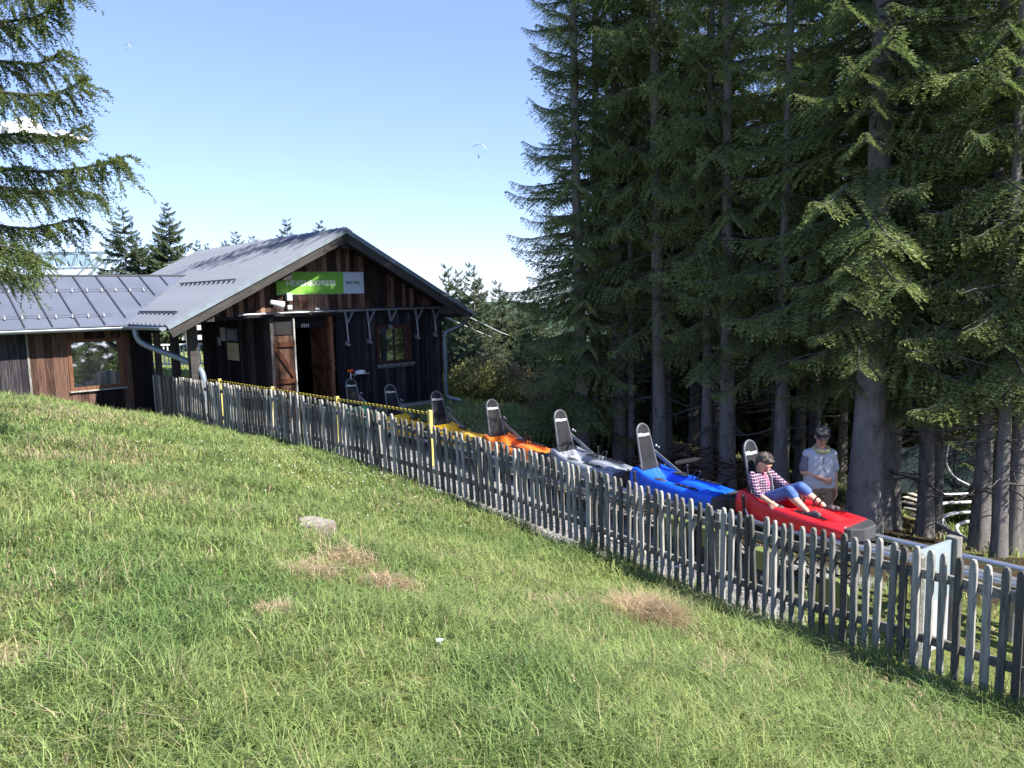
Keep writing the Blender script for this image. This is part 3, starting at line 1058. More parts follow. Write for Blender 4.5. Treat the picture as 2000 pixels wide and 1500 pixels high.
# snow guards on the main slope
for (uu, va, vb) in ((-1.9, -0.12, 3.35), (-3.2, -0.25, 2.25)):
    m = MB()
    zc = zl(uu) - HZ
    m.bar((uu, va, zc + 0.09), (uu, vb, zc + 0.09), 0.02, 0.03)
    v = va
    while v < vb:
        m.bar((uu - 0.04, v, zc + 0.02), (uu + 0.02, v, zc + 0.10), 0.035, 0.03)
        m.bar((uu, v, zc + 0.10), (uu + 0.05, v + 0.14, zc + 0.10), 0.02, 0.02)
        v += wv_
    part('snow_guard', m, M['seam'])

# wing: front wall at v = 2.4
WV = 2.4
EWV, EWZ, RWV, RWZ = 1.88, 3.55, 4.50, 4.70
m = MB()
m.box((-9.0, WV + 0.02, -0.6), (-2.96, WV + 0.10, 2.25))
m.box((-3.02, WV + 0.10, -0.2), (-2.94, 6.6, 2.25))
part('wing_wall', m, M['interior'])
WIN = (-4.66, -3.63, 2.16, 3.20)
u = -5.43
while u < -2.95:
    w = random.choice((0.13, 0.15, 0.17, 0.19))
    u1 = min(u + w, -2.94)
    if u < WIN[0] - 0.04 < u1: u1 = WIN[0] - 0.02
    if u < WIN[1] and u1 > WIN[1] + 0.02: u1 = WIN[1] + 0.02
    if u1 > WIN[0] and u < WIN[1] - 0.001:
        board(u + 0.003, u1 - 0.003, 0.7, WIN[2] - 0.02, WV, M['wing_board'])
        board(u + 0.003, u1 - 0.003, WIN[3] + 0.03, 3.45, WV, M['wing_board'])
    else:
        board(u + 0.003, u1 - 0.003, 0.7, 3.45, WV, M['wing_board'] if u < -3.35 else M['black_board'])
    u = u1
u = -9.0
while u < -5.44:
    u1 = min(u + 0.19, -5.43)
    board(u + 0.004, u1 - 0.004, 0.9, 3.45, WV, M['black_board'])
    u = u1
m = MB()
m.box((-0.02, -0.06, -0.4), (0.02, 0.06, 2.25))
part('corner_board', m, M['grey_wood'], loc=(-5.43, WV, 0))
v = WV + 0.05
while v < 4.8:
    m = MB()
    m.box((0, -0.07, 0), (0.025, 0.07, 2.9))
    part('board', m, M['black_board'], loc=(-2.94, v + 0.07, -0.65))
    v += 0.15
wf = MB()
a0, a1, b0, b1 = WIN
for (x0, z0, x1, z1) in ((a0 - 0.03, b0 - 0.03, a0 + 0.045, b1 + 0.05), (a1 - 0.06, b0 - 0.03, a1 + 0.05, b1 + 0.05), (a0 + 0.045, b1 - 0.02, a1 - 0.06, b1 + 0.05), (a0 + 0.045, b0 - 0.03, a1 - 0.06, b0 + 0.05)):
    wf.box((x0, -0.05, z0 - HZ), (x1, 0.02, z1 - HZ))
w1 = part('window', wf, M['frame_wood'], loc=(0, WV, 0))
w1['label'] = 'wide brown framed window of the left wing reflecting sky'
m = MB()
m.box((a0 + 0.03, -0.004, -0.01), (a1 - 0.05, 0.004, b1 - b0 - 0.03))
m.build('pane', M['glass'], w1, (0, -0.045, b0 + 0.035 - HZ), (R(-1.6), 0, 0))
m = MB()
m.box((a0 - 0.05, -0.10, b0 - 0.06 - HZ), (a1 + 0.07, 0.0, b0 - 0.032 - HZ))
m.build('sill', M['grey_wood'], w1)

# wing roof plates with standing seams
angW = math.atan2(RWZ - EWZ, RWV - EWV)


def wz(v):
    return EWZ + (v - EWV) * (RWZ - EWZ) / (RWV - EWV) - HZ


u = -9.02
while u < -1.4:
    u1 = u + 0.5
    va = EWV if u1 <= -3.5 else EWV + (u + 3.56) / 2.29 * 2.60
    va = max(va, EWV)
    m = MB()
    m.prism([Vector((u + 0.002, va, wz(va))), Vector((u1 - 0.002, va, wz(va))), Vector((u1 - 0.002, va, wz(va) - 0.03)), Vector((u + 0.002, va, wz(va) - 0.03))], (0, 0, 0), (0, RWV - va, wz(RWV) - wz(va)))
    part('roof_plate', m, M['roof'])
    m = MB()
    vs = va + (0.0 if va == EWV else 0.25)
    if vs < RWV - 0.1:
        m.bar((u, vs, wz(vs) + 0.015), (u, RWV - 0.02, wz(RWV - 0.02) + 0.015), 0.022, 0.045)
        part('roof_seam', m, M['seam'])
    u = u1
m = MB()
m.prism([Vector((-9.1, EWV + 0.03, wz(EWV) - 0.035)), Vector((-9.1, RWV, wz(RWV) - 0.035)), Vector((-9.1, RWV + 2.4, wz(EWV) - 0.035)), Vector((-9.1, RWV + 2.4, wz(EWV) - 0.12)), Vector((-9.1, RWV, wz(RWV) - 0.12)), Vector((-9.1, EWV + 0.03, wz(EWV) - 0.12))], (0, 0, 0), (5.5, 0, 0))
part('wing_roof_deck', m, M['dark_wood'])
m = MB()
m.bar((-9.02, RWV, wz(RWV) + 0.01), (-1.25, RWV, wz(RWV) + 0.01), 0.12, 0.035)
part('ridge_cap', m, M['seam'])
m = MB()
m.box((-3.56, 1.95, wz(1.95) - 0.25), (-2.94, WV, wz(1.95) - 0.06))
part('soffit', m, M['dark_wood'])
for vv, ue in ((2.25, -3.75), (3.55, -2.6)):
    m = MB()
    m.bar((-9.0, vv, wz(vv) + 0.075), (ue, vv, wz(vv) + 0.075), 0.014, 0.014)
    u = -8.9
    while u < ue:
        m.bar((u, vv - 0.02, wz(vv) + 0.01), (u, vv + 0.01, wz(vv) + 0.09), 0.03, 0.035)
        u += 0.31
    part('snow_guard', m, M['seam'])

# window in the right-hand wall
W2 = (1.62, 2.56, 2.40, 3.29)
a0, a1, b0, b1 = W2
wf = MB()
for (x0, z0, x1, z1) in ((a0 - 0.02, b0 - 0.02, a0 + 0.05, b1 + 0.03), (a1 - 0.11, b0 - 0.02, a1 + 0.06, b1 + 0.03), (a0 + 0.05, b1 - 0.05, a1 - 0.11, b1 + 0.03), (a0 + 0.05, b0 - 0.02, a1 - 0.11, b0 + 0.04)):
    wf.box((x0, -0.05, z0 - HZ), (x1, 0.02, z1 - HZ))
wf.box((2.08, -0.03, b0 + 0.04 - HZ), (2.13, 0.0, b1 - 0.05 - HZ))
w2 = part('window', wf, M['frame_dark'], loc=(0, -0.01, 0))
w2['label'] = 'small dark window of the right wall with a grey sill'
m = MB()
m.box((a0 + 0.04, -0.019, b0 + 0.03 - HZ), (a1 - 0.10, -0.011, b1 - 0.04 - HZ))
m.build('pane', M['glass'], w2)
m = MB()
m.box((a0 - 0.04, -0.13, b0 - 0.09 - HZ), (a1 + 0.10, 0.0, b0 - 0.04 - HZ))
m.box((a0 - 0.02, -0.09, b0 - 0.14 - HZ), (a1 + 0.08, 0.0, b0 - 0.095 - HZ))
m.build('sill', M['grey_wood'], w2)

# sliding door track with suspension arms
m = MB()
m.tube([(-1.9, -0.16, 2.50), (-1.2, -0.16, 2.515), (3.95, -0.16, 2.525)], 0.026, 10)
trk = part('door_track', m, M['steel'])
for (ua, ub) in ((-0.75, -0.2), (0.0, 0.45), (0.75, 1.2), (1.25, 1.75), (1.85, 2.35), (2.5, 3.0), (3.05, 3.5)):
    m = MB()
    m.box((ua, -0.15, 2.55), (ub, -0.09, 2.575))
    m.tube([(ub, -0.16, 2.49), (ub, -0.19, 2.53), (ub, -0.16, 2.565), (ub, -0.1, 2.57)], 0.012, 6)
    m.build('bracket', M['mat_dark'], trk)
for (ua, zb) in ((0.70, 2.90), (1.30, 2.92), (1.93, 3.25), (2.72, 2.96), (3.28, 2.98)):
    m = MB()
    z0 = 3.70 - HZ
    m.bar((ua, -0.13, z0), (ua + 0.04, -0.13, z0 - 0.28), 0.05, 0.04)
    m.bar((ua + 0.22, -0.13, z0), (ua + 0.05, -0.13, z0 - 0.28), 0.045, 0.04)
    if zb < 3.2:
        m.tube([(ua + 0.04, -0.13, z0 - 0.25), (ua + 0.07, -0.13, zb - HZ + 0.02)], 0.024, 8)
    m.ball((ua + 0.08, -0.13, zb - HZ), 0.04, 8, 6)
    m.box((ua - 0.02, -0.16, zb - HZ - 0.01), (ua + 0.06, -0.10, zb - HZ + 0.09))
    m.build('arm', M['dull_steel'], trk)

# things mounted on the building
sg = empty('station_sign', hw(-0.94, -0.06, 4.13), HA)
tag(sg, 'green HEXENEXPRESS sign with a pale grey end on the gable', 'sign')
MB().box((0, 0, 0), (1.68, 0.03, 0.50)).build('green_panel', M['sign_green'], sg)
MB().box((1.685, 0, 0), (2.23, 0.03, 0.50)).build('grey_panel', M['sign_grey'], sg)
m = MB()
m.box((-0.015, 0.005, -0.015), (2.245, 0.035, 0.0)); m.box((-0.015, 0.005, 0.50), (2.245, 0.035, 0.515)); m.box((2.23, 0.005, 0), (2.245, 0.035, 0.5))
m.build('sign_frame', M['rib'], sg)
tm = text_mesh('HEXENEXPRESS', 0.178, 0.003, bold=0.0026)
link('lettering', tm, M['lettering'], sg, (0.235, -0.004, 0.19), (R(90), 0, 0))
for s_, x_, mt in (('SCH', 1.752, 'lettering_dark'), ('Ö', 1.895, 'green_print'), ('CKL', 1.963, 'lettering_dark')):
    tm = text_mesh(s_, 0.085, 0.003, bold=0.003)
    link('lettering', tm, M[mt], sg, (x_, -0.004, 0.225), (R(90), 0, 0))

sp = empty('loudspeaker', hw(-1.22, -0.30, 3.92), HA)
tag(sp, 'white horn loudspeaker on the door beam left of the sign', 'loudspeaker')
m = MB()
pr = [(0, 0.035), (0.02, 0.05), (0.16, 0.06), (0.28, 0.085), (0.30, 0.09)]
m.tube([(-p[0] + 0.0 if False else 0.30 - p[0] * 1.0 - 0.30, 0, 0) for p in pr], [p[1] for p in pr], 14)
ho = m.build('horn', M['white'], sp, loc=(0.30, -0.06, -0.03), rot=(0, R(14), R(0)))
ho.rotation_euler = (0, R(194), R(0)); ho.location = (-0.02, -0.06, 0.05)
m = MB(); m.tube([(0.12, -0.06, -0.02), (0.12, 0.02, -0.12), (0.3, 0.05, -0.14)], 0.012, 6)
m.build('bracket', M['dull_steel'], sp)
fl = empty('floodlight', hw(-0.70, -0.14, 3.76), HA)
tag(fl, 'small grey floodlight box above the door track under the sign', 'lamp')
bevel(MB().box((-0.07, -0.05, 0.22), (0.07, 0.05, 0.40)).build('lamp_head', M['dull_steel'], fl), 0.01)
MB().box((-0.055, -0.058, 0.235), (0.055, -0.051, 0.385)).build('glass', M['sign_grey'], fl)
MB().box((-0.05, -0.04, 0.04), (0.05, 0.04, 0.13)).build('base', M['white'], fl)
MB().tube([(0, 0, 0.12), (0, 0, 0.23)], 0.015, 6).build('bracket', M['black'], fl)
m = MB(); m.box((-0.04, -0.03, 0), (0.05, 0.03, 0.05))
o = m.build('junction_box', M['white'], None, hw(-0.02, -0.13, 3.76), (0, 0, HA))
tag(o, 'tiny white junction box on the door track below the sign middle', 'box')

sh = empty('wall_shelf', hw(1.04, -0.05, 2.17), HA)
tag(sh, 'small grey wall shelf right of the open door', 'shelf')
MB().box((-0.22, -0.16, 0), (0.22, 0.0, 0.018)).build('board', M['grey_wood'], sh)
m = MB(); m.bar((0.15, -0.01, 0), (0.15, -0.12, 0), 0.02, 0.02); m.bar((-0.15, -0.01, -0.1), (-0.15, -0.12, 0), 0.02, 0.02)
m.build('bracket', M['dull_steel'], sh)
m = MB()
m.tube([(0, 0, 0), (0, 0, 0.03), (0, 0, 0.075), (0, 0, 0.09)], [0.13, 0.135, 0.11, 0.04], 16)
o = m.build('white_box', M['white'], None, hw(1.04, -0.14, 2.192), (0, 0, HA))
tag(o, 'rounded white container lying on the wall shelf', 'container')
sl_ = empty('signal_lamp', hw(0.66, -0.35, 1.3), HA)
tag(sl_, 'red signal lamp on a thin white pole right of the open door', 'lamp')
MB().tube([(0, 0, -0.1), (0, 0, 0.95)], 0.014, 8).build('pole', M['white'], sl_)
m = MB(); m.ball((0.012, -0.03, 1.0), 0.05); m.build('lens', M['red_lamp'], sl_)
MB().tube([(-0.04, 0.02, 1.0), (-0.04, -0.06, 1.0)], 0.035, 8).build('housing', M['sled_orange'], sl_)

for (va, vb, za, zb, mt, nm, lb) in ((1.83, 2.55, 2.56, 2.99, 'cream', 'poster', 'yellowish notice on the dark porch wall, lowest of the posters'),
                                     (1.85, 2.55, 3.03, 3.34, 'blue_paper', 'poster', 'dark blue poster above the yellowish notice'),
                                     (2.62, 2.95, 3.02, 3.36, 'paper', 'poster', 'narrow white notice left of the blue poster'),
                                     (2.95, 3.15, 2.90, 3.10, 'paper', 'poster', 'small white slip at the left end of the posters')):
    p = hw(-1.128, (va + vb) / 2, za)
    m = MB()
    w = vb - va
    m.box((-w / 2, -0.006, 0), (w / 2, 0.0, zb - za))
    if nm == 'poster' and mt in ('cream', 'blue_paper'):
        for k in range(5):
            zz = (zb - za) * (0.2 + 0.13 * k)
            m.box((-w * 0.38, -0.008, zz), (w * random.uniform(0.1, 0.38), -0.0062, zz + 0.012), 1)
    o = m.build('poster', [M[mt], M['dull_steel']], None, p, (0, 0, HA - R(90)))
    tag(o, lb, 'poster')

# ------------------------------------------------------------------ picket fence
seg = np.linalg.norm(np.diff(FEN[:, :2], axis=0), axis=1)
cum = np.concatenate([[0], np.cumsum(seg)])


def fen(s):
    x = np.interp(s, cum, FEN[:, 0]); y = np.interp(s, cum, FEN[:, 1]); z = np.interp(s, cum, FEN[:, 2])
    e = 0.35
    x2 = np.interp(s + e, cum, FEN[:, 0]); y2 = np.interp(s + e, cum, FEN[:, 1]); z2 = np.interp(s + e, cum, FEN[:, 2])
    x1 = np.interp(s - e, cum, FEN[:, 0]); y1 = np.interp(s - e, cum, FEN[:, 1]); z1 = np.interp(s - e, cum, FEN[:, 2])
    d = Vector((x2 - x1, y2 - y1, z2 - z1))
    return Vector((float((x1 + x + x2) / 3), float((y1 + y + y2) / 3), float((z1 + z + z2) / 3))), d.normalized()


fence = empty('picket_fence', (0, 0, 0))
tag(fence, 'long weathered grey picket fence running downhill from the left wing', 'fence')


def picket_mesh(i):
    r = random.Random(i)
    h, w, t = 0.97 + r.uniform(-0.015, 0.015), 0.052 + r.uniform(-0.006, 0.006), 0.030
    rows = [0.0, 0.3, 0.62, h - 0.075, h - 0.028, h - 0.006]
    ws = [1, 1 + r.uniform(-0.10, 0.10), 1 + r.uniform(-0.10, 0.10), 1, 0.80, 0.38]
    vs, fs = [], []
    for z, k in zip(rows, ws):
        ox = r.uniform(-0.004, 0.004) if 0 < z < h - 0.1 else 0
        for (a, b) in ((-0.5, 0.5), (-0.5, -0.36), (-0.42, -0.5), (0.42, -0.5), (0.5, -0.36), (0.5, 0.5)):
            vs.append((a * w * k + ox, b * t, z))
    n = 6
    for q in range(len(rows) - 1):
        fs += [(q * n + j, q * n + (j + 1) % n, (q + 1) * n + (j + 1) % n, (q + 1) * n + j) for j in range(n)]
    fs += [tuple(range(n))[::-1], tuple(range((len(rows) - 1) * n, len(rows) * n))]
    me = bpy.data.meshes.new('picket')
    me.from_pydata(vs, [], fs)
    me.update()
    return me


pk = [picket_mesh(i) for i in range(10)]
s = 0.06
k = 0
total = cum[-1] - 0.3
while s < total:
    p, d = fen(s)
    ang = math.atan2(d.y, d.x)
    mid = math.exp(-((s - 9.6) / 3.4) ** 2)
    lean = random.gauss(0, 0.011) - 0.055 * mid - (0.08 if random.random() < 0.05 else 0)
    sc = 0.985 + 0.03 * (s > 11) + random.uniform(-0.010, 0.010)
    link('picket', pk[random.randrange(10)], M['picket'], fence, (p.x, p.y, p.z + 0.025), Euler((random.gauss(0, 0.015), lean, ang), 'XYZ'), (1, 1, sc))
    s += 0.107 + random.uniform(-0.005, 0.005)
posts_s = [0.02, 1.3, 3.7, 5.85, 8.0, 10.05, 12.1, 14.0, 16.15, 16.95]
# line up one post with the corner seen near the white board
for i, ps in enumerate(posts_s):
    if ps > total: continue
    p, d = fen(ps)
    ang = math.atan2(d.y, d.x)
    m = MB()
    hh = 0.94
    w = 0.042
    m.tube([(0, 0, -0.4), (0, 0, hh - 0.03), (0, 0, hh)], [w, w, w * 0.6], 8, smooth=False)
    m.build('post', M['fence_rail'], fence, (p.x - 0.0, p.y + 0.0, p.z), (0, 0, ang)).location += Vector((-d.y, d.x, 0)) * 0.075
for i in range(len(posts_s) - 1):
    a, b = posts_s[i], min(posts_s[i + 1], total)
    if a >= b: continue
    for h, nm in ((0.775, 'upper'), (0.245, 'lower')):
        m = MB()
        K = 5
        vs = []
        for q in range(K + 1):
            p, d = fen(a + (b - a) * q / K - (0.02 if q == 0 else 0) + (0.02 if q == K else 0))
            nrm = Vector((-d.y, d.x, 0)).normalized()
            c = p + nrm * 0.034 + Vector((0, 0, h + 0.02))
            for (e, f) in ((-1, -1), (1, -1), (1, 1), (-1, 1)):
                vs.append(c + nrm * 0.016 * e + Vector((0, 0, 0.036 * f)))
        fs = []
        for q in range(K):
            fs += [(q * 4 + j, q * 4 + (j + 1) % 4, q * 4 + 4 + (j + 1) % 4, q * 4 + 4 + j) for j in range(4)]
        fs += [(3, 2, 1, 0), tuple(range(K * 4, K * 4 + 4))]
        org = vs[0].copy()
        m.add([v - org for v in vs], fs)
        m.build('rail', M['fence_rail'], fence, org)

# kerb of pale concrete slabs just behind the fence
kerb = empty('kerb', (0, 0, 0)); tag(kerb, kind='structure', label='low pale concrete kerb behind the left half of the fence')
for i in range(9):
    a = 0.6 + i * 0.85
    p, d = fen(a); q, _ = fen(a + 0.83)
    nrm = Vector((-d.y, d.x, 0)).normalized() * 0.16
    m = MB(); m.bar(Vector((0, 0, 0)), (q - p), 0.09, 0.16)
    m.build('slab', M['concrete'], kerb, p + nrm + Vector((0, 0, -0.02)))

# ------------------------------------------------------------------ coaster track
track = empty('coaster_track', (0, 0, 0))
tag(track, 'steel twin tube coaster track running from the station past the trees', 'coaster track')


def tp(s, off=0.0, z=0.0):
    """s metres downhill from the red sled, off towards the far side"""
    zr = RAIL_Z + 0.045 * (1 / (1 + math.exp((s + 2.5) * 1.2)))
    return Vector((TRK_0[0] + TRK_T[0] * s - TRK_N[0] * off, TRK_0[1] + TRK_T[1] * s - TRK_N[1] * off, zr + z))


S0, S1 = -16.0, 7.0
ss = [S0 + i * 0.5 for i in range(int((S1 - S0) / 0.5) + 1)]
for off in (-0.24, 0.24):
    m = MB()
    m.tube([tp(s, off, -0.035) for s in ss], 0.032, 12)
    m.build('rail_tube', M['steel'], track)
    m = MB()
    m.tube([tp(s, off * 1.0, -0.17) for s in ss if s > -4.5], 0.024, 10)
    m.build('lower_tube', M['steel'], track)
s = S0 + 0.3
while s < S1:
    m = MB()
    a, b = tp(s, -0.26, -0.085), tp(s, 0.26, -0.085)
    m.bar(a - a, b - a, 0.06, 0.03)
    m.build('cross_tie', M['dull_steel'], track, a)
    s += 0.62
m = MB()
m.bar(tp(-4.6, 0, -0.10), tp(6.5, 0, -0.10), 0.10, 0.05)
m.build('drive_channel', M['dull_steel'], track)
m = MB()
for off in (-0.36,):
    m.bar(tp(-1.0, off, -0.13), tp(6.6, off, -0.13), 0.10, 0.035)
m.build('side_plank', M['grey_wood'], track)
for s in (-3.9, -2.1, -0.4, 1.25, 2.9, 4.6, 6.2):
    for off in (-0.24, 0.24):
        p = tp(s, off, -0.07)
        g = gz(p.x, p.y)
        m = MB(); m.tube([(0, 0, 0), (0, 0, g - 0.25 - p.z)], 0.028, 8)
        m.build('leg', M['dull_steel'], track, p)
# black drainage mesh hung below the track
m = MB()
N = 30
for i in range(N):
    a = tp(-4.4 + i * 0.2, -0.30, -0.24)
    g = gz(a.x, a.y)
    for j in range(4):
        zz = -j * 0.13
        if a.z + zz - 0.14 < g - 0.05: break
        c = Vector((a.x, a.y, a.z + zz))
        d = Vector((TRK_T[0], TRK_T[1], 0)) * 0.1
        for (e, f) in ((-1, -1), (-1, 1)):
            m.bar(c + d * e * 0.98 + Vector((0, 0, 0.0)), c + Vector((0, 0, -0.065 * f - 0.065)), 0.009, 0.014)
        for (e, f) in ((1, -1), (1, 1)):
            m.bar(c + d * e * 0.98 + Vector((0, 0, 0.0)), c + Vector((0, 0, -0.065 * f - 0.065)), 0.012, 0.02)
o = m.build('plastic_mesh', M['black'], track)
tag(o, kind='stuff')

# ------------------------------------------------------------------ sleds
def lerp(tab, x):
    return float(np.interp(x, [t[0] for t in tab], [t[1] for t in tab]))


def sst(a, b, x):
    t = min(1, max(0, (x - a) / (b - a)))
    return t * t * (3 - 2 * t)


def hull_mesh():
    RIM = [(-0.03, .22), (0.02, .295), (.12, .30), (.2, .285), (.32, .245), (.45, .225), (.6, .21), (.9, .18), (1.2, .155), (1.34, .145)]
    CEN = [(-0.03, .22), (0.02, .295), (.12, .295), (.2, .20), (.30, .11), (.45, .085), (.56, .09), (.64, .14), (.74, .205), (.95, .20), (1.15, .17), (1.2, .15), (1.34, .145)]
    FOO = [(-0.03, .22), (0.02, .295), (.12, .295), (.2, .21), (.30, .12), (.45, .09), (.6, .10), (.75, .08), (1.0, .075), (1.12, .09), (1.2, .145), (1.34, .145)]
    WID = [(-0.03, .19), (0.05, .225), (.2, .26), (.4, .295), (.7, .30), (1.0, .285), (1.34, .25)]
    xs = np.linspace(-0.03, 1.34, 46)
    prof = list(np.linspace(-1, 1, 33))
    vs, fs = [], []
    n = len(prof) + 6
    for x in xs:
        w = lerp(WID, x)
        rim, cen, foo = lerp(RIM, x), lerp(CEN, x), lerp(FOO, x)
        row = [(x, -w * 0.88, -0.01), (x, -w * 1.03, 0.055), (x, -w * 1.04, min(0.11, rim - .035))]
        for t in prof:
            a = abs(t)
            z = cen + (foo - cen) * sst(0.22, 0.42, a)
            z = z + (rim - z) * sst(0.60, 0.84, a)
            z -= 0.035 * sst(0.90, 1.0, a)
            row.append((x, t * w, z))
        row += [(x, w * 1.04, min(0.11, rim - .035)), (x, w * 1.03, 0.055), (x, w * 0.88, -0.01)]
        vs += row
    for i in range(len(xs) - 1):
        for j in range(n - 1):
            fs.append((i * n + j, (i + 1) * n + j, (i + 1) * n + j + 1, i * n + j + 1))
    fs.append(tuple(range(n)))
    fs.append(tuple(range((len(xs) - 1) * n, len(xs) * n))[::-1])
    me = bpy.data.meshes.new('hull')
    me.from_pydata(vs, [], fs)
    sm = [True] * (len(fs) - 2) + [False, False]
    me.polygons.foreach_set('use_smooth', sm)
    me.update()
    return me


hull_me = hull_mesh()
BU = Vector((-0.15, 0, 0.60)).normalized()     # up the backrest
BN = Vector((0.60, 0, 0.15)).normalized()      # its front normal
BO = Vector((0.15, 0, 0.25))
BM = Matrix(((BN.x, 0, BU.x, BO.x), (BN.y, 1, BU.y, BO.y), (BN.z, 0, BU.z, BO.z), (0, 0, 0, 1)))


def outline(h, wb, wt, n=10):
    pts = [(-wb, 0.0), (wb, 0.0)]
    zc = h - wt
    pts.append((wt + (wb - wt) * 0.35, zc * 0.6))
    for k in range(n + 1):
        a = math.pi * k / n
        pts.append((wt * math.cos(a), zc + wt * math.sin(a)))
    pts.append((-(wt + (wb - wt) * 0.35), zc * 0.6))
    return pts


def sled_proto():
    r = empty('coaster_sled')
    h = link('hull', hull_me, M['sled_blue'], r)
    # backrest
    m = MB()
    ol = outline(0.615, 0.155, 0.115)
    m.prism([Vector((-0.03, y, z)) for y, z in ol], (0, 0, 0), (0.045, 0, 0))
    b = bevel(m.build('backrest', M['black_fabric'], r), 0.008)
    b.matrix_local = BM
    m = MB()
    ring = [(y, z) for y, z in outline(0.622, 0.160, 0.122)]
    ring = ring[1:] + [ring[0]]
    m.tube([(0.012, y, max(z, -0.06)) for y, z in [(0.160, -0.05)] + ring[:-1] + [(-0.160, 0.0), (-0.160, -0.05)]], 0.014, 8)
    m.build('frame', M['pipe_grey'], b)
    tm = text_mesh('Wiegand', 0.066, 0.001, 'CENTER', bold=0.0012, shear=0.25)
    t = link('lettering', tm, M['lettering'], b)
    t.matrix_local = Matrix(((0, 0, 1, 0.017), (1, 0, 0, 0.0), (0, 1, 0, 0.455), (0, 0, 0, 1)))
    # bumpers
    m = MB()
    poly = [(1.335, -0.265), (1.40, -0.235), (1.50, -0.12), (1.50, 0.12), (1.40, 0.235), (1.335, 0.265)]
    m.prism([Vector((x, y, -0.01)) for x, y in poly], (0, 0, 0), (0, 0, 0.145))
    m.box((1.20, -0.20, -0.05), (1.34, 0.20, 0.02))
    bevel(m.build('front_bumper', M['grey_rubber'], r), 0.015)
    m = MB()
    m.box((-0.19, -0.17, 0.0), (-0.02, 0.17, 0.17))
    m.box((-0.10, -0.20, -0.05), (1.25, 0.20, 0.0))
    bevel(m.build('rear_block', M['black'], r), 0.012)
    for sg_ in (-1, 1):
        m = MB()
        m.ball((0.50, sg_ * 0.225, 0.205), (0.13, 0.055, 0.026), 14, 8)
        m.build('arm_pad', M['grey_rubber'], r)
        m = MB()
        z0 = 0.165
        for (x0, y0, x1, y1) in ((0.76, .245, 1.13, .235), (0.76, .195, 1.02, .185), (0.76, .245, 0.76, .195), (1.02, .185, 1.13, .235), (0.85, .245, 0.85, .19), (0.94, .245, 0.94, .19), (1.03, .24, 1.03, .19)):
            m.tube([(x0, sg_ * y0, z0 + 0.03 - 0.03 * (x0 - .76)), (x1, sg_ * y1, z0 + 0.03 - 0.05 * (x1 - .76))], 0.008, 6)
        m.build('side_net', M['black'], r)
        m = MB()
        m.tube(smooth_path([(0.17, sg_ * 0.30, 0.0), (0.17, sg_ * 0.315, 0.14), (0.155, sg_ * 0.31, 0.25)]), [0.018] * 13, 8)
        m.ball((0.155, sg_ * 0.31, 0.26), 0.022, 8, 6)
        m.build('brake_lever', M['black'], r)
        m = MB()
        m.tube(smooth_path([(0.18, sg_ * 0.31, 0.12), (0.26, sg_ * 0.325, 0.04), (0.38, sg_ * 0.32, 0.01), (0.46, sg_ * 0.30, 0.0)]), 0.008, 6)
        m.build('cable', M['white'], r)
        m = MB(); m.tube([(0.13, sg_ * 0.17, 0.33), (0.19, sg_ * 0.19, 0.27)], 0.016, 8)
        m.build('latch', M['black'], r)
    m = MB()
    m.bar((0.08, 0.16, 0.48), (0.48, 0.27, 0.19), 0.012, 0.045)
    m.build('belt_strap', M['belt'], r)
    m = MB(); m.ball((0.10, 0.20, 0.54), 0.022, 8, 6); m.ball((0.13, 0.22, 0.52), 0.016, 8, 6)
    m.build('belt_buckle', M['dull_steel'], r)
    m = MB()
    m.tube(smooth_path([(0.80, 0.07, 0.20), (0.84, 0.07, 0.30), (0.90, 0.07, 0.34), (0.93, 0.07, 0.32), (0.86, 0.075, 0.21)]), 0.009, 6)
    m.build('foot_loop', M['black'], r)
    m = MB()
    m.tube([(0.62, 0.22, 0.19), (0.61, 0.22, 0.33)], 0.012, 6)
    m.ball((0.61, 0.22, 0.34), 0.018, 8, 6)
    m.build('hand_lever', M['black'], r)
    return r


proto = sled_proto()
SLEDS = [('sled_red', 0.0, 'red coaster sled carrying the seated woman, last in the row'),
         ('sled_blue', -1.662, 'empty bright blue coaster sled behind the red one'),
         ('sled_grey', -3.29, 'empty pale grey coaster sled between the blue and orange ones'),
         ('sled_orange', -4.96, 'empty orange coaster sled between grey and yellow sleds'),
         ('sled_yellow', -6.62, 'empty yellow coaster sled next to the orange one'),
         ('sled_yellow', -8.28, 'empty yellow coaster sled behind the striped barrier, between yellow and green sleds'),
         ('sled_green', -9.94, 'pale green coaster sled nearest the station door')]
hull_cols = {}
for i, (mt, s, lb) in enumerate(SLEDS):
    o = proto if i == 0 else copy_tree(proto)
    o.location = tp(s, 0, 0.0)
    o.rotation_euler = (0, 0, math.atan2(TRK_T[1], TRK_T[0]))
    tag(o, lb, 'sled', 'coaster sleds queued on the track')
    for ch in bpy.data.objects:
        if ch.parent is o and ch.name.startswith('hull'):
            ch.material_slots[0].link = 'OBJECT'
            ch.material_slots[0].material = M[mt]

# ------------------------------------------------------------------ people
def fused(name, fn, mat, parent, voxel=0.010, smooth=3):
    m = MB()
    fn(m)
    o = m.build(name, mat, parent)
    rm = o.modifiers.new('fuse', 'REMESH')
    rm.mode = 'VOXEL'
    rm.voxel_size = voxel
    rm.use_smooth_shade = True
    sm = o.modifiers.new('smooth', 'SMOOTH')
    sm.factor = 0.5
    sm.iterations = smooth
    return o


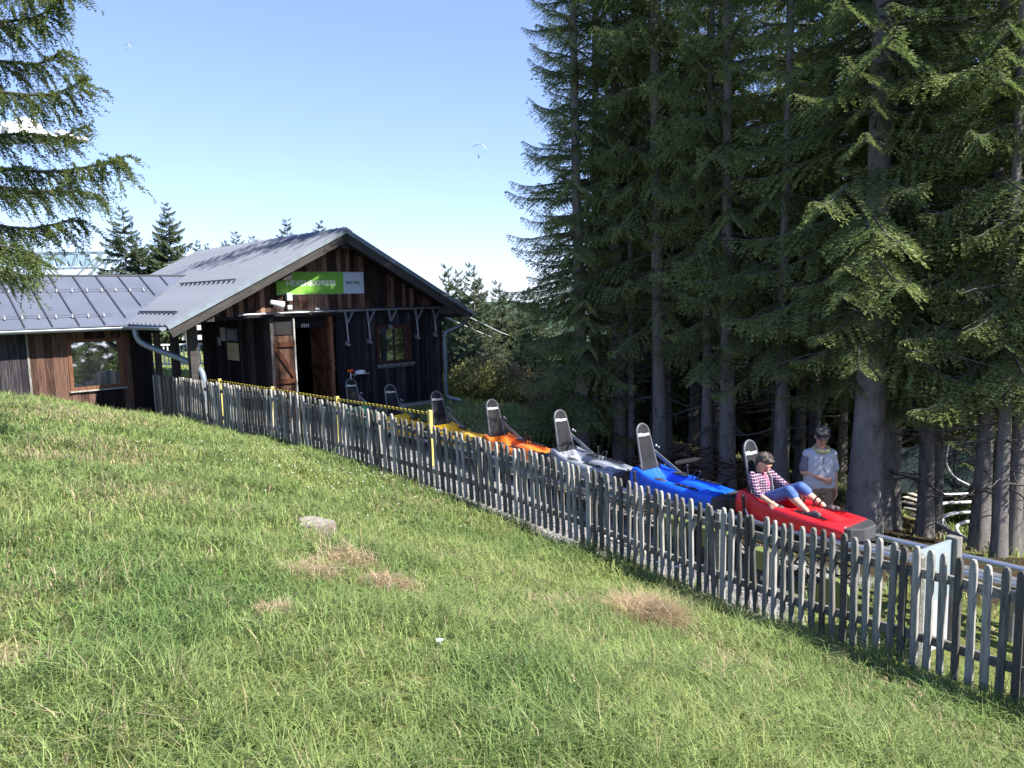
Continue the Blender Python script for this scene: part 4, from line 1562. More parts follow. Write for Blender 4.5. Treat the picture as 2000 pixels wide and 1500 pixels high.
def hand(m, wrist, fwd, side, down, curl=0.5, point=False, s=1.0):
    """palm and five bent fingers; fwd along the forearm, side towards the thumb"""
    wrist, fwd, side = Vector(wrist), Vector(fwd).normalized(), Vector(side).normalized()
    dn = Vector(down).normalized()
    kn = wrist + fwd * 0.085 * s
    for q in (-0.03, -0.01, 0.01, 0.03):
        m.capsule(wrist + side * q * 0.7, kn + side * q, 0.017 * s, 0.013 * s, 8)
    for i, (q, L) in enumerate(((0.032, 0.072), (0.011, 0.080), (-0.011, 0.074), (-0.032, 0.058))):
        c = 0.15 if (point and i == 0) else curl
        a = kn + side * q * 1.05
        L *= s
        b = a + (fwd * math.cos(c) + dn * math.sin(c)) * L * 0.5
        e = b + (fwd * math.cos(c * 2.1) + dn * math.sin(c * 2.1)) * L * 0.5
        m.capsule(a, b, 0.0100 * s, 0.0090 * s, 8)
        m.capsule(b, e, 0.0090 * s, 0.0075 * s, 8)
    t0 = wrist + fwd * 0.02 + side * 0.025
    t1 = t0 + (side * 0.7 + fwd * 0.6 + dn * 0.3).normalized() * 0.04 * s
    t2 = t1 + (side * 0.2 + fwd * 0.9 + dn * 0.4).normalized() * 0.03 * s
    m.capsule(t0, t1, 0.014 * s, 0.011 * s, 8)
    m.capsule(t1, t2, 0.011 * s, 0.009 * s, 8)


def head(m, c, fwd, up, s=1.0):
    """skull, jaw, nose, ears, brow; c = centre of the skull"""
    c, f, u = Vector(c), Vector(fwd).normalized(), Vector(up).normalized()
    u = (u - f * u.dot(f)).normalized()
    r = f.cross(u)
    P = lambda a, b, d: c + (f * a + r * b + u * d) * s
    m.capsule(P(-0.015, 0, 0.03), P(0.02, 0, 0.025), 0.086 * s, 0.080 * s, 16)
    m.capsule(P(0.015, -0.02, 0.0), P(0.045, -0.012, -0.075), 0.060 * s, 0.036 * s, 12)
    m.capsule(P(0.015, 0.02, 0.0), P(0.045, 0.012, -0.075), 0.060 * s, 0.036 * s, 12)
    m.capsule(P(0.085, 0, 0.012), P(0.108, 0, -0.026), 0.010 * s, 0.014 * s, 8)
    m.capsule(P(0.083, -0.03, 0.028), P(0.083, 0.03, 0.028), 0.012 * s, 0.012 * s, 8)
    for e in (-1, 1):
        m.capsule(P(-0.005, e * 0.083, 0.012), P(-0.008, e * 0.083, -0.02), 0.017 * s, 0.012 * s, 8)
        m.capsule(P(0.055, e * 0.040, -0.02), P(0.055, e * 0.036, -0.03), 0.026 * s, 0.022 * s, 8)
    return P


# --- seated woman on the red sled (sled frame: x forward, -y towards the camera)
wom = empty('person', tp(0, 0, 0.0), math.atan2(TRK_T[1], TRK_T[0]))
tag(wom, 'seated woman in a dark pink checked shirt and blue cropped jeans on the red sled', 'person')
HF = Vector((0.80, -0.12, -0.60)).normalized()
HU = Vector((0.60, -0.05, 0.80)).normalized()
HC = Vector((0.225, -0.01, 0.615))
SHN, SHF = Vector((0.165, -0.150, 0.475)), Vector((0.195, 0.150, 0.475))
ELN, ELF = Vector((0.31, -0.265, 0.315)), Vector((0.37, 0.24, 0.32))
WRN, WRF = Vector((0.495, -0.275, 0.245)), Vector((0.54, 0.17, 0.33))
HIN, HIFa = Vector((0.27, -0.085, 0.185)), Vector((0.27, 0.085, 0.185))
KNN, KNF = Vector((0.615, -0.11, 0.375)), Vector((0.635, 0.11, 0.385))
ANN, ANF = Vector((0.865, -0.165, 0.205)), Vector((0.885, 0.150, 0.210))
holder = {}


def wbody(m):
    holder['P'] = head(m, HC, HF, HU, 0.90)
    m.capsule((0.165, 0, 0.485), HC + Vector((-0.03, 0, -0.03)), 0.050, 0.048)
    m.capsule((0.23, -0.06, 0.20), (0.23, 0.06, 0.20), 0.105, 0.105)
    m.capsule((0.22, 0, 0.22), (0.185, 0, 0.38), 0.100, 0.105)
    m.capsule((0.17, -0.065, 0.415), (0.18, 0.065, 0.415), 0.088, 0.088)
    for a, b, c in ((SHN, ELN, WRN), (SHF, ELF, WRF)):
        m.capsule(a, b, 0.043, 0.034)
        m.capsule(b, c, 0.035, 0.023)
    for a, b, c in ((HIN, KNN, ANN), (HIFa, KNF, ANF)):
        m.capsule(a, b, 0.078, 0.052)
        cm = b + (c - b) * 0.35 + Vector((-0.018, 0, -0.010))
        m.capsule(b, cm, 0.050, 0.051)
        m.capsule(cm, c, 0.051, 0.030)
    hand(m, WRN, (0.62, 0.0, -0.78), (0.7, 0.45, 0.5), (-0.2, 0.55, -0.8), 0.45, s=0.92)
    hand(m, WRF, (0.8, -0.3, -0.3), (0.3, -0.9, 0.2), (0.2, -0.2, -0.9), 0.6, s=0.92)


fused('body', wbody, M['skin_pale'], wom, 0.0065, 2)


def wshirt(m):
    m.capsule((0.225, -0.055, 0.215), (0.225, 0.055, 0.215), 0.117, 0.117)
    m.capsule((0.222, 0, 0.22), (0.185, 0, 0.38), 0.119, 0.117)
    m.capsule((0.168, -0.075, 0.42), (0.182, 0.075, 0.42), 0.094, 0.094)
    for a, b, c, t in ((SHN, ELN, WRN, 0.22), (SHF, ELF, WRF, 0.75)):
        m.capsule(a, b, 0.055, 0.047)
        m.capsule(b, b + (c - b) * t, 0.046, 0.041)
    for k in range(9):
        z = 0.20 + k * 0.028
        m.capsule((0.215 - k * 0.004 + 0.02, -0.10 - 0.012 * (k % 2), z), (0.30 - k * 0.006, -0.05, z + 0.012), 0.030, 0.024, 8)


fused('shirt', wshirt, M['plaid'], wom, 0.007, 2)


def wjeans(m):
    m.capsule((0.235, -0.06, 0.185), (0.235, 0.06, 0.185), 0.113, 0.113)
    for a, b, c in ((HIN, KNN, ANN), (HIFa, KNF, ANF)):
        m.capsule(a, b, 0.088, 0.063)
        m.capsule(b, b + (c - b) * 0.26, 0.063, 0.060)
        for q in (0.35, 0.55, 0.8):
            p = a.lerp(b, q)
            m.capsule(p + Vector((0, -0.05, 0.02)), p + Vector((0.03, 0.03, 0.055 - q * .02)), 0.018, 0.014, 8)


fused('jeans', wjeans, M['denim'], wom, 0.007, 2)
P = holder['P']


def whair(m):
    m.capsule(P(-0.036, 0, 0.045), P(0.012, 0, 0.058), 0.088, 0.070, 14)
    m.capsule(P(-0.06, 0, 0.0), P(-0.045, 0, -0.05), 0.062, 0.048, 12)
    m.capsule(P(-0.03, -0.065, 0.035), P(-0.035, -0.06, -0.01), 0.034, 0.026, 8)
    m.capsule(P(-0.03, 0.065, 0.035), P(-0.035, 0.06, -0.01), 0.034, 0.026, 8)
    for i in range(34):
        a = random.uniform(-1.3, 1.3)
        b = random.uniform(-0.7, 1.0)
        d = P(math.sin(b) * 0.10 - 0.01, math.sin(a) * 0.085 * math.cos(b), 0.05 + 0.083 * math.cos(a) * math.cos(b))
        m.capsule(d, d + (d - P(0.0, 0, 0.02)) * 0.14 + Vector((0.01, random.uniform(-.012, .012), 0.004)), 0.016, 0.006, 6)


fused('hair', whair, M['hair'], wom, 0.0065, 1)
m = MB()
m.ball(P(0.088, -0.028, 0.010), 0.010, 8, 6); m.ball(P(0.088, 0.028, 0.010), 0.010, 8, 6)
m.build('eyes', M['hair'], wom)
MB().ball(P(0.083, 0, -0.058), (0.014, 0.022, 0.007), 8, 6).build('mouth', M['lip'], wom)


def wpink(m):
    m.capsule((0.232, -0.012, 0.475), (0.275, -0.01, 0.375), 0.032, 0.036)


fused('pink_top', wpink, M['pink'], wom, 0.008, 1)
m = MB()
m.bar((0.185, 0.08, 0.53), (0.285, 0.035, 0.45), 0.010, 0.045, up=(1, 0, 1))
m.bar((0.285, 0.035, 0.455), (0.350, -0.02, 0.25), 0.010, 0.05, up=(1, 0, 0.3))
m.build('seat_belt', M['belt'], wom)


def wshoes(m):
    for a, y in ((ANN, -0.17), (ANF, 0.16)):
        m.capsule(a + Vector((-0.015, 0, -0.045)), a + Vector((0.15, y * 0.15, -0.01)), 0.036, 0.032)
        m.capsule(a + Vector((0.03, 0, -0.04)), a + Vector((0.10, 0, -0.01)), 0.040, 0.038)


fused('shoes', wshoes, M['shoe'], wom, 0.009, 1)

# --- standing man behind the track
MX, MY = 4.19, 10.32
man = empty('person', (MX, MY, gz(MX, MY)), 0)
tag(man, 'standing man in a dark cap, pale grey shirt and khaki trousers pointing', 'person')
mF, mU = Vector((-0.22, -0.85, -0.42)).normalized(), Vector((-0.08, -0.40, 0.90)).normalized()
mC = Vector((0.0, -0.06, 1.625))
mh = {}


def mbody(m):
    mh['P'] = head(m, mC, mF, mU, 1.0)
    m.capsule((0, 0.0, 1.42), mC + Vector((0, 0.02, -0.03)), 0.066, 0.060)
    m.capsule((-0.10, 0, 1.37), (0.10, 0, 1.37), 0.072, 0.072)
    m.capsule((-0.06, 0, 1.28), (0.06, 0, 1.28), 0.12, 0.12)
    m.capsule((-0.04, 0, 1.0), (0.04, 0, 1.0), 0.13, 0.13)
    m.capsule((0, 0, 1.25), (0, 0, 1.0), 0.13, 0.13)
    for a, b, c, r1 in (((-0.168, 0, 1.395), (-0.222, 0.0, 1.135), (-0.01, -0.20, 1.075), 1), ((0.168, 0, 1.385), (0.215, 0.02, 1.11), (0.205, -0.05, 0.90), 1)):
        m.capsule(a, b, 0.046, 0.042); m.capsule(b, c, 0.044, 0.028)
    for e in (-1, 1):
        m.capsule((e * 0.09, 0, 0.93), (e * 0.115, -0.01, 0.50), 0.095, 0.062)
        m.capsule((e * 0.115, -0.01, 0.50), (e * 0.12, 0.03, 0.09), 0.060, 0.040)
        m.capsule((e * 0.12, 0.03, 0.05), (e * 0.13, -0.14, 0.035), 0.045, 0.035)
    hand(m, (-0.01, -0.20, 1.075), (0.9, -0.1, -0.32), (0.3, -0.25, 0.85), (0.1, 0.8, -0.5), 0.9, point=True)
    hand(m, (0.205, -0.05, 0.90), (-0.08, -0.12, -1.0), (0.2, -0.95, 0.1), (-0.9, -0.2, 0), 0.35)


fused('body', mbody, M['skin'], man, 0.0065, 2)


def mshirt(m):
    m.capsule((-0.10, 0, 1.385), (0.10, 0, 1.385), 0.088, 0.088)
    m.capsule((0.10, 0, 1.385), (0.168, 0, 1.375), 0.082, 0.070)
    m.capsule((-0.10, 0, 1.385), (-0.168, 0, 1.385), 0.082, 0.070)
    m.capsule((-0.16, 0.01, 1.12), (-0.10, -0.11, 1.05), 0.025, 0.02, 8)
    m.capsule((0.02, -0.13, 1.22), (0.11, -0.11, 1.0), 0.02, 0.025, 8)
    m.capsule((-0.07, 0, 1.26), (0.07, 0, 1.26), 0.132, 0.132)
    m.capsule((-0.075, 0, 1.08), (0.075, 0, 1.08), 0.142, 0.142)
    m.capsule((-0.08, 0, 0.98), (0.08, 0, 0.98), 0.135, 0.135)
    m.capsule((-0.05, 0, 1.34), (-0.06, 0, 0.99), 0.142, 0.146)
    m.capsule((0.05, 0, 1.34), (0.06, 0, 0.99), 0.142, 0.146)


fused('shirt', mshirt, M['tee'], man, 0.009, 3)


for a_, b_ in (((-0.165, 0, 1.385), (-0.216, 0.0, 1.20)), ((0.165, 0, 1.375), (0.210, 0.015, 1.18))):
    fused('sleeve', lambda m: m.capsule(a_, b_, 0.062, 0.066), M['sleeve_grey'] if a_[0] < 0 else M['tee'], man, 0.009, 2)


def mtrou(m):
    m.capsule((-0.06, 0, 0.92), (0.06, 0, 0.92), 0.128, 0.128)
    for e in (-1, 1):
        m.capsule((e * 0.085, 0, 0.90), (e * 0.115, -0.01, 0.50), 0.110, 0.085)
        m.capsule((e * 0.115, -0.01, 0.50), (e * 0.12, 0.03, 0.12), 0.084, 0.076)


fused('trousers', mtrou, M['khaki'], man, 0.010, 2)
P = mh['P']
m = MB()
cu_, cf_ = mU, mF
m.tube([P(-0.012, 0, 0.045), P(-0.010, 0, 0.075), P(-0.006, 0, 0.115), P(-0.004, 0, 0.125)], [0.103, 0.105, 0.100, 0.080], 18)
cap_o = m.build('cap', M['cap'], man)
m = MB()
rr_ = cf_.cross((mU - cf_ * mU.dot(cf_)).normalized())
vs = []
for k in range(9):
    a = -0.95 + 1.9 * k / 8
    vs.append(P(0.085 * math.cos(a) - 0.0, 0.098 * math.sin(a), 0.052))
for k in range(9):
    a = -0.95 + 1.9 * k / 8
    vs.append(P(0.088 * math.cos(a) + 0.055 * math.cos(a * 1.2), 0.10 * math.sin(a), 0.050 - 0.010 * math.cos(a)))
n = 9
vs += [v - (mU * 0.005) for v in vs]
fs = []
for k in range(n - 1):
    fs += [(k, k + 1, n + k + 1, n + k), (2 * n + k, 3 * n + k, 3 * n + k + 1, 2 * n + k + 1), (n + k, n + k + 1, 3 * n + k + 1, 3 * n + k)]
m.add(vs, fs, 0, True)
m.build('brim', M['cap'], cap_o)
m = MB()
m.ball(P(0.088, -0.03, 0.010), 0.011, 8, 6); m.ball(P(0.088, 0.03, 0.010), 0.011, 8, 6)
m.build('eyes', M['hair'], man)
MB().ball(P(0.088, 0, -0.060), (0.024, 0.012, 0.008), 8, 6).build('mouth', M['lip'], man)
m = MB()
c0 = Vector((0.0, -0.055, 1.475))
m.tube([c0 + Vector((math.cos(a) * 0.095, math.sin(a) * 0.085, -0.01 - math.sin(a) * -0.030)) for a in [2 * math.pi * k / 18 for k in range(19)]], 0.026, 8, cap=False)
m.build('neck_scarf', M['scarf'], man)
m = MB()
m.bar((0.0, -0.128, 1.37), (0.0, -0.150, 1.26), 0.004, 0.008)
m.build('shirt_placket', M['sleeve_grey'], man)


def mshoes(m):
    for e in (-1, 1):
        m.capsule((e * 0.12, 0.04, 0.045), (e * 0.135, -0.15, 0.04), 0.052, 0.046)


fused('shoes', mshoes, M['shoe'], man, 0.010, 1)

# ------------------------------------------------------------------ barrier posts with striped bars
bp_list = [(-7.9, 18.5, 2.25), (-6.62, 17.3, 2.27), (-5.03, 16.0, 2.21), (-3.36, 14.6, 2.15), (-1.40, 12.85, 2.10)]
lbs = ['leftmost short yellow barrier post beside the porch', 'yellow barrier post in front of the dark porch wall', 'yellow barrier post in front of the closed door leaf', 'yellow barrier post in front of the open right door leaf', 'yellow barrier post at the near end of the striped bar']
for i, (x, y, zt) in enumerate(bp_list):
    g = gz(x, y)
    o = empty('barrier_post', (x, y, g - 0.05))
    tag(o, lbs[i], 'post', 'yellow barrier posts between fence and track')
    bevel(MB().box((-0.032, -0.032, 0), (0.032, 0.032, zt - g + 0.05)).build('post', M['yellow'], o, rot=(0, 0, R(-48))), 0.006)
for i in range(4):
    a, b = Vector(bp_list[i]), Vector(bp_list[i + 1])
    d = b - a
    L = d.length - 0.09
    m = MB(); m.box((0, -0.012, -0.022), (L, 0.012, 0.022))
    st = a + d.normalized() * 0.045 + Vector((0, 0, -0.06))
    o = m.build('striped_bar', M['stripes'], None, st)
    o.rotation_euler = d.to_track_quat('X', 'Z').to_euler()
    tag(o, ['yellow and black striped bar beside the porch posts', 'yellow and black striped bar in front of the porch wall', 'yellow and black striped bar in front of the station doors', 'yellow and black striped bar above the green sled, nearest the camera'][i], 'barrier bar', 'striped bars between the yellow posts')

# ------------------------------------------------------------------ white board, crash mats, planks near the fence
pA, pB = Vector((3.33, 6.20, 0)), Vector((3.74, 6.46, 0))
wb = empty('white_board', (pA.x + 0.04, pA.y, 0.87), math.atan2(pB.y - pA.y, pB.x - pA.x))
tag(wb, 'white board with a pale blue top on wooden posts behind the fence', 'board')
L = (pB - pA).length
MB().box((0, -0.012, 0.0), (L, 0.012, 0.45)).build('lower_panel', M['panel_white'], wb)
MB().box((0, -0.013, 0.455), (L, 0.013, 0.935)).build('upper_panel', M['panel_blue'], wb)
bevel(MB().box((L, -0.055, -0.5), (L + 0.09, 0.05, 0.955)).build('post', M['grey_wood'], wb), 0.004)
bevel(MB().box((-0.05, -0.035, -0.5), (-0.004, 0.035, 0.80)).build('post', M['grey_wood'], wb), 0.004)


def crash_mat(px, Y, w, z0, z1, lb, cut=False):
    c = at(px, 1080, Y)
    o = empty('crash_mat', (c.x, c.y, 0), math.atan2(TRK_T[1], TRK_T[0]))
    tag(o, lb, 'crash mat', 'olive green crash mats behind the fence')
    m = MB()
    if cut:
        k = 0.13
        poly = [(-w / 2, z0 + k), (-w / 2 + k, z0), (w / 2 - k, z0), (w / 2, z0 + k), (w / 2, z1 - k), (w / 2 - k, z1), (-w / 2 + k, z1), (-w / 2, z1 - k)]
        m.prism([Vector((x, -0.05, z)) for x, z in poly], (0, 0, 0), (0, 0.10, 0))
    else:
        m.box((-w / 2, -0.08, z0), (w / 2, 0.08, z1))
    bevel(m.build('pad', M['olive'], o), 0.015)
    if not cut:
        m = MB()
        for xx in (-w / 2 - 0.022, w / 2 + 0.002):
            m.box((xx, -0.09, z0 - 0.25), (xx + 0.02, 0.09, z1 + 0.01))
        m.box((-w / 2, -0.085, z0 - 0.22), (w / 2, 0.085, z0 - 0.003))
        m.build('dark_edge', M['mat_dark'], o)
        m = MB(); m.box((0.02, -0.092, z0 - 0.10), (0.06, -0.0865, z0 - 0.05)); m.build('label', M['panel_blue'], o)
    return o


crash_mat(1322, 9.15, 0.42, 1.02, 1.25, 'olive crash mat behind the fence below the blue sled front')
crash_mat(1400, 8.75, 0.42, 0.98, 1.22, 'olive crash mat behind the fence below the gap of blue and red')
crash_mat(1492, 8.15, 0.22, 0.95, 1.17, 'narrow olive crash mat behind the fence below the red sled rear')
crash_mat(1632, 7.35, 0.40, 0.72, 1.13, 'olive eight sided pad behind the fence below the red bumper', True)
pa, pb = at(1112, 1032, 10.6), at(1264, 1080, 9.2)
pl_ = empty('plank_step', pa)
tag(pl_, 'pale plank lying behind the fence below the grey sled', 'plank')
m = MB(); m.bar((0, 0, 0), pb - pa, 0.10, 0.11)
m.build('plank', M['light_plank'], pl_)

# ------------------------------------------------------------------ stump, log, brush
stc = (-1.88, 7.0)
st_o = empty('tree_stump', (stc[0], stc[1], gz(*stc) - 0.045))
st_o.scale = (0.80, 0.80, 0.95)
tag(st_o, 'low weathered grey tree stump in the meadow', 'stump')
m = MB()
ring = []
for k in range(22):
    a = 2 * math.pi * k / 22
    rr = 0.155 + 0.022 * math.sin(a * 3 + 1) + 0.012 * math.sin(a * 5) + random.uniform(-0.004, 0.004)
    ring.append((rr * math.cos(a) * 1.25, rr * math.sin(a) * 0.95))
tilt = lambda x, y: 0.15 + 0.08 * (-x) - 0.10 * -y
lo = [Vector((x * 1.18, y * 1.18, -0.12)) for x, y in ring]
md = [Vector((x * 1.04, y * 1.04, tilt(x, y) - 0.03)) for x, y in ring]
tpv = [Vector((x, y, tilt(x, y))) for x, y in ring]
n = 22
m.add(lo + md + tpv, [(i, (i + 1) % n, n + (i + 1) % n, n + i) for i in range(n)] + [(n + i, n + (i + 1) % n, 2 * n + (i + 1) % n, 2 * n + i) for i in range(n)], 0, False)
m.build('bark', M['stump_side'], st_o)
m = MB()
inner = [Vector((v.x * 0.5, v.y * 0.5, tilt(v.x * .5, v.y * .5) + random.uniform(-0.012, 0.004))) for v in tpv]
cen = Vector((0, 0, tilt(0, 0) - 0.01))
m.add(tpv + inner + [cen], [(i, (i + 1) % n, n + (i + 1) % n, n + i) for i in range(n)] + [(n + i, n + (i + 1) % n, 2 * n) for i in range(n)], 0, False)
m.build('cut_face', M['stump_top'], st_o)

lc = at(1345, 898, 12.4)
lg = empty('split_log', (lc.x, lc.y, lc.z))
tag(lg, 'short pale split log lying at the forest edge behind the blue sled', 'log')
m = MB(); m.tube([(-0.22, 0, -0.05), (-0.15, 0, -0.04), (0.12, 0.03, 0.0), (0.22, 0.04, 0.015)], [0.03, 0.04, 0.035, 0.006], 8, smooth=False)
m.build('wood', M['log_cut'], lg)
bc = at(1335, 905, 13.0)
bpile = MB()
for i in range(260):
    x = random.gauss(0, 0.6); y = random.gauss(0, 0.35)
    h = max(0, 0.55 - abs(x) * 0.35)
    z = random.uniform(-0.3, h)
    a = random.uniform(0, math.pi)
    L = random.uniform(0.15, 0.5)
    dz = random.uniform(-0.12, 0.12)
    bpile.tube([(x, y, z), (x + math.cos(a) * L, y + math.sin(a) * L * 0.5, z + dz)], random.uniform(0.006, 0.02), 5, cap=False)
bpo = bpile.build('brush_pile', plain('brown_brush', (0.07, 0.04, 0.028), rough=0.9, var=0.5, scale=5), None, (bc.x, bc.y, gz(bc.x, bc.y) + 0.15))
tag(bpo, 'pile of brown cut branches under the trees', kind='stuff')

# ------------------------------------------------------------------ conifers
def diamonds(base, tip, width, twist):
    """needle shoots as thin 4-point blades; returns (n*4,3) verts"""
    d = tip - base
    L = np.linalg.norm(d, axis=1, keepdims=True) + 1e-9
    d = d / L
    ref = np.where(np.abs(d[:, 2:3]) < 0.9, np.array([[0, 0, 1.0]]), np.array([[1.0, 0, 0]]))
    s1 = np.cross(d, ref); s1 /= np.linalg.norm(s1, axis=1, keepdims=True)
    s2 = np.cross(d, s1)
    w = (s1 * np.cos(twist)[:, None] + s2 * np.sin(twist)[:, None]) * width[:, None]
    mid = base + d * L * 0.45
    return np.stack([base, mid + w, tip, mid - w], 1).reshape(-1, 3)


def bough(rg, L, n2, droop, hang, shoot, step, lift=0.25, wid=0.014):
    """one spruce bough along +x: blades (V, tint) and the wood skeleton"""
    def axis(t):
        return np.stack([L * t, 0.10 * L * np.sin(t * 3.0 + ph) * 0.4, L * (-droop * t * t + lift * np.maximum(0, t - 0.55) ** 2 * 1.6)], -1)
    ph = rg.uniform(0, 6)
    B, T, TI = [], [], []
    wood = [axis(np.array([q]))[0] for q in np.linspace(0, 1, 7)]
    sk = []
    t2 = np.linspace(0.14, 0.99, n2)
    for i, t in enumerate(t2):
        for sgn in (-1, 1):
            if rg.random() < 0.10: continue
            p0 = axis(np.array([t]))[0]
            l2 = L * 0.40 * (1 - t) ** 0.75 * min(1, 0.35 + t * 2.2) * rg.uniform(0.7, 1.15) + 0.07
            az = sgn * rg.uniform(0.75, 1.15)
            dirx = np.array([math.cos(az), math.sin(az), -hang * 0.35 + rg.uniform(-0.15, 0.1)])
            dirx /= np.linalg.norm(dirx)
            m_ = max(3, int(l2 / step))
            u_ = (np.arange(m_) + rg.random(m_) * 0.6) / m_
            pts = p0 + dirx * (u_ * l2)[:, None]
            pts[:, 2] -= hang * (u_ ** 1.6) * l2 * 0.9
            sk.append((p0, p0 + dirx * l2 * 0.55 + np.array([0, 0, -hang * 0.38 * l2 * 0.9])))
            for s3 in (-1, 1, 0):
                a3 = az + s3 * rg.uniform(0.55, 0.9, m_)
                ln = shoot * rg.uniform(0.6, 1.25, m_) * (1.0 - 0.35 * u_)
                dz = rg.uniform(-0.75, 0.15, m_) * (0.4 + hang) if s3 == 0 else rg.uniform(-0.5, 0.15, m_) * (0.4 + hang)
                d = np.stack([np.cos(a3), np.sin(a3), dz], 1)
                if s3 == 0:
                    d[:, 2] -= hang * 0.9
                d /= np.linalg.norm(d, axis=1, keepdims=True)
                B.append(pts); T.append(pts + d * ln[:, None])
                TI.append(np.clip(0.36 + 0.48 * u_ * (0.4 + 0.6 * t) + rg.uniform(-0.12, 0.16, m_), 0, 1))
    B, T, TI = np.concatenate(B), np.concatenate(T), np.concatenate(TI)
    V = diamonds(B, T, wid * rg.uniform(0.8, 1.3, len(B)), rg.uniform(0, 3.14, len(B)))
    return V, np.repeat(TI, 4), wood, sk


def make_templates(seed, L, n2, droop, hang, shoot, step, wid, k=4, lift=0.25):
    rg = np.random.default_rng(seed)
    return [bough(rg, L, n2, droop * rg.uniform(0.7, 1.3), hang * rg.uniform(0.8, 1.2), shoot, step, lift, wid) for _ in range(k)]


def assemble(rg, temps, places, name, tl=2.0):
    """places: (pos, azimuth, elevation, scale, tone)"""
    Vs, Ts = [], []
    wood = MB()
    for pos, az, el, sc, tone in places:
        sc = sc / tl
        V, ti, wd, sk = temps[rg.integers(len(temps))]
        ce, se, ca, sa = math.cos(el), math.sin(el), math.cos(az), math.sin(az)
        fl = rg.choice([-1.0, 1.0])
        Rm = np.array([[ce * ca, -sa * fl, -se * ca], [ce * sa, ca * fl, -se * sa], [se, 0, ce]])
        P0 = np.array(pos)
        Vs.append((V * sc) @ Rm.T + P0)
        Ts.append(np.clip(ti + tone, 0, 1))
        w2 = [Vector(tuple(Rm @ (np.array(p) * sc) + P0)) for p in wd]
        r0 = 0.016 * sc + 0.006
        wood.tube(w2, [r0 * (1 - 0.8 * q / (len(w2) - 1)) for q in range(len(w2))], 5, cap=False)
        for a, b in sk[::3]:
            wood.tube([Vector(tuple(Rm @ (a * sc) + P0)), Vector(tuple(Rm @ (b * sc) + P0))], [0.006, 0.003], 3, cap=False)
    V = np.concatenate(Vs); T = np.concatenate(Ts)
    Fc = np.arange(len(V)).reshape(-1, 4)
    me = np_mesh(name, V, Fc, tint=T)
    return me, wood.mesh(name + '_wood')


def crown_places(rg, H, zb, Rb, whorl, per, dens=1.0, base_el=-0.15, top_el=0.5, p=0.8, skip=0.08):
    """whorls of boughs from zb to H; radius follows (1-t)^p; gives places and bough lengths"""
    out = []
    z = zb
    while z < H - 0.15:
        t = (z - zb) / (H - zb)
        r = Rb * max(0.06, (1 - t)) ** p * (0.75 + 0.25 * min(1, (z - zb) / 1.2))
        k = max(3, int(per * dens * (0.55 + 0.45 * (1 - t))))
        a0 = rg.uniform(0, 6.28)
        for i in range(k):
            if rg.random() < skip: continue
            az = a0 + 6.283 * i / k + rg.uniform(-0.35, 0.35)
            el = base_el + (top_el - base_el) * t + rg.uniform(-0.12, 0.12)
            out.append(((0, 0, z + rg.uniform(-0.12, 0.12)), az, el, r * rg.uniform(0.66, 1.22), rg.uniform(-0.16, 0.18)))
        z += whorl * rg.uniform(0.8, 1.2) * (1 - 0.4 * t)
    return out


def trunk_mesh(H, r0, seed, flare=1.6, wob=0.05):
    r = random.Random(seed)
    m = MB()
    K = 22
    pts, rs = [], []
    for i in range(K + 1):
        t = (i / K) ** 1.25
        pts.append((wob * math.sin(t * 5 + seed), wob * math.cos(t * 4 + seed * 2) - wob, -0.4 + t * (H + 0.4)))
        zz = t * (H + 0.4)
        rs.append(max(0.012, r0 * (1 - 0.90 * t)) * (1 + (flare - 1) * math.exp(-zz * 1.6)))
    m.tube(pts, rs, 14)
    me = m.mesh('trunk')
    co = np.empty(len(me.vertices) * 3, dtype=np.float32)
    me.vertices.foreach_get('co', co)
    co = co.reshape(-1, 3)
    a = np.arctan2(co[:, 1], co[:, 0])
    co[:, :2] *= (1 + 0.05 * np.sin(a * 5 + co[:, 2] * 1.3 + seed) + 0.03 * np.sin(a * 9 + co[:, 2] * 4))[:, None]
    me.vertices.foreach_set('co', co.ravel())
    me.update()
    return me


def bare_mesh(H0, H1, n, rl, seed):
    """dead grey branches on the lower trunk"""
    r = random.Random(seed)
    m = MB()
    for i in range(n):
        z = H0 + (H1 - H0) * r.random()
        a = r.uniform(0, 6.283)
        L = rl * r.uniform(0.3, 1.15)
        d = Vector((math.cos(a), math.sin(a), r.uniform(-0.35, 0.12)))
        pts = [Vector((0, 0, z))]
        for k in range(4):
            pts.append(pts[-1] + d * L / 4 + Vector((r.uniform(-.04, .04), r.uniform(-.04, .04), r.uniform(-.05, .03))) * L)
        rr = 0.010 + 0.008 * L
        m.tube(pts, [rr, rr * .8, rr * .6, rr * .4, rr * .15], 5, cap=False)
        for k in range(r.randint(2, 5)):
            q = pts[r.randint(1, 3)]
            e = q + Vector((r.uniform(-.4, .4), r.uniform(-.4, .4), r.uniform(-.35, .1))) * L * 0.6
            m.tube([q, (q + e) / 2 + Vector((0, 0, r.uniform(-.03, .03))), e], [rr * .4, rr * .28, rr * .12], 3, cap=False)
    return m.mesh('bare_branches')


rgT = np.random.default_rng(5)
TN = make_templates(21, 2.0, 24, 0.26, 0.60, 0.092, 0.043, 0.0096, 6, lift=0.6)     # unit-length near bough
TF = make_templates(22, 1.6, 15, 0.2, 0.6, 0.17, 0.085, 0.040, 3, lift=0.5)        # coarser, for distant trees

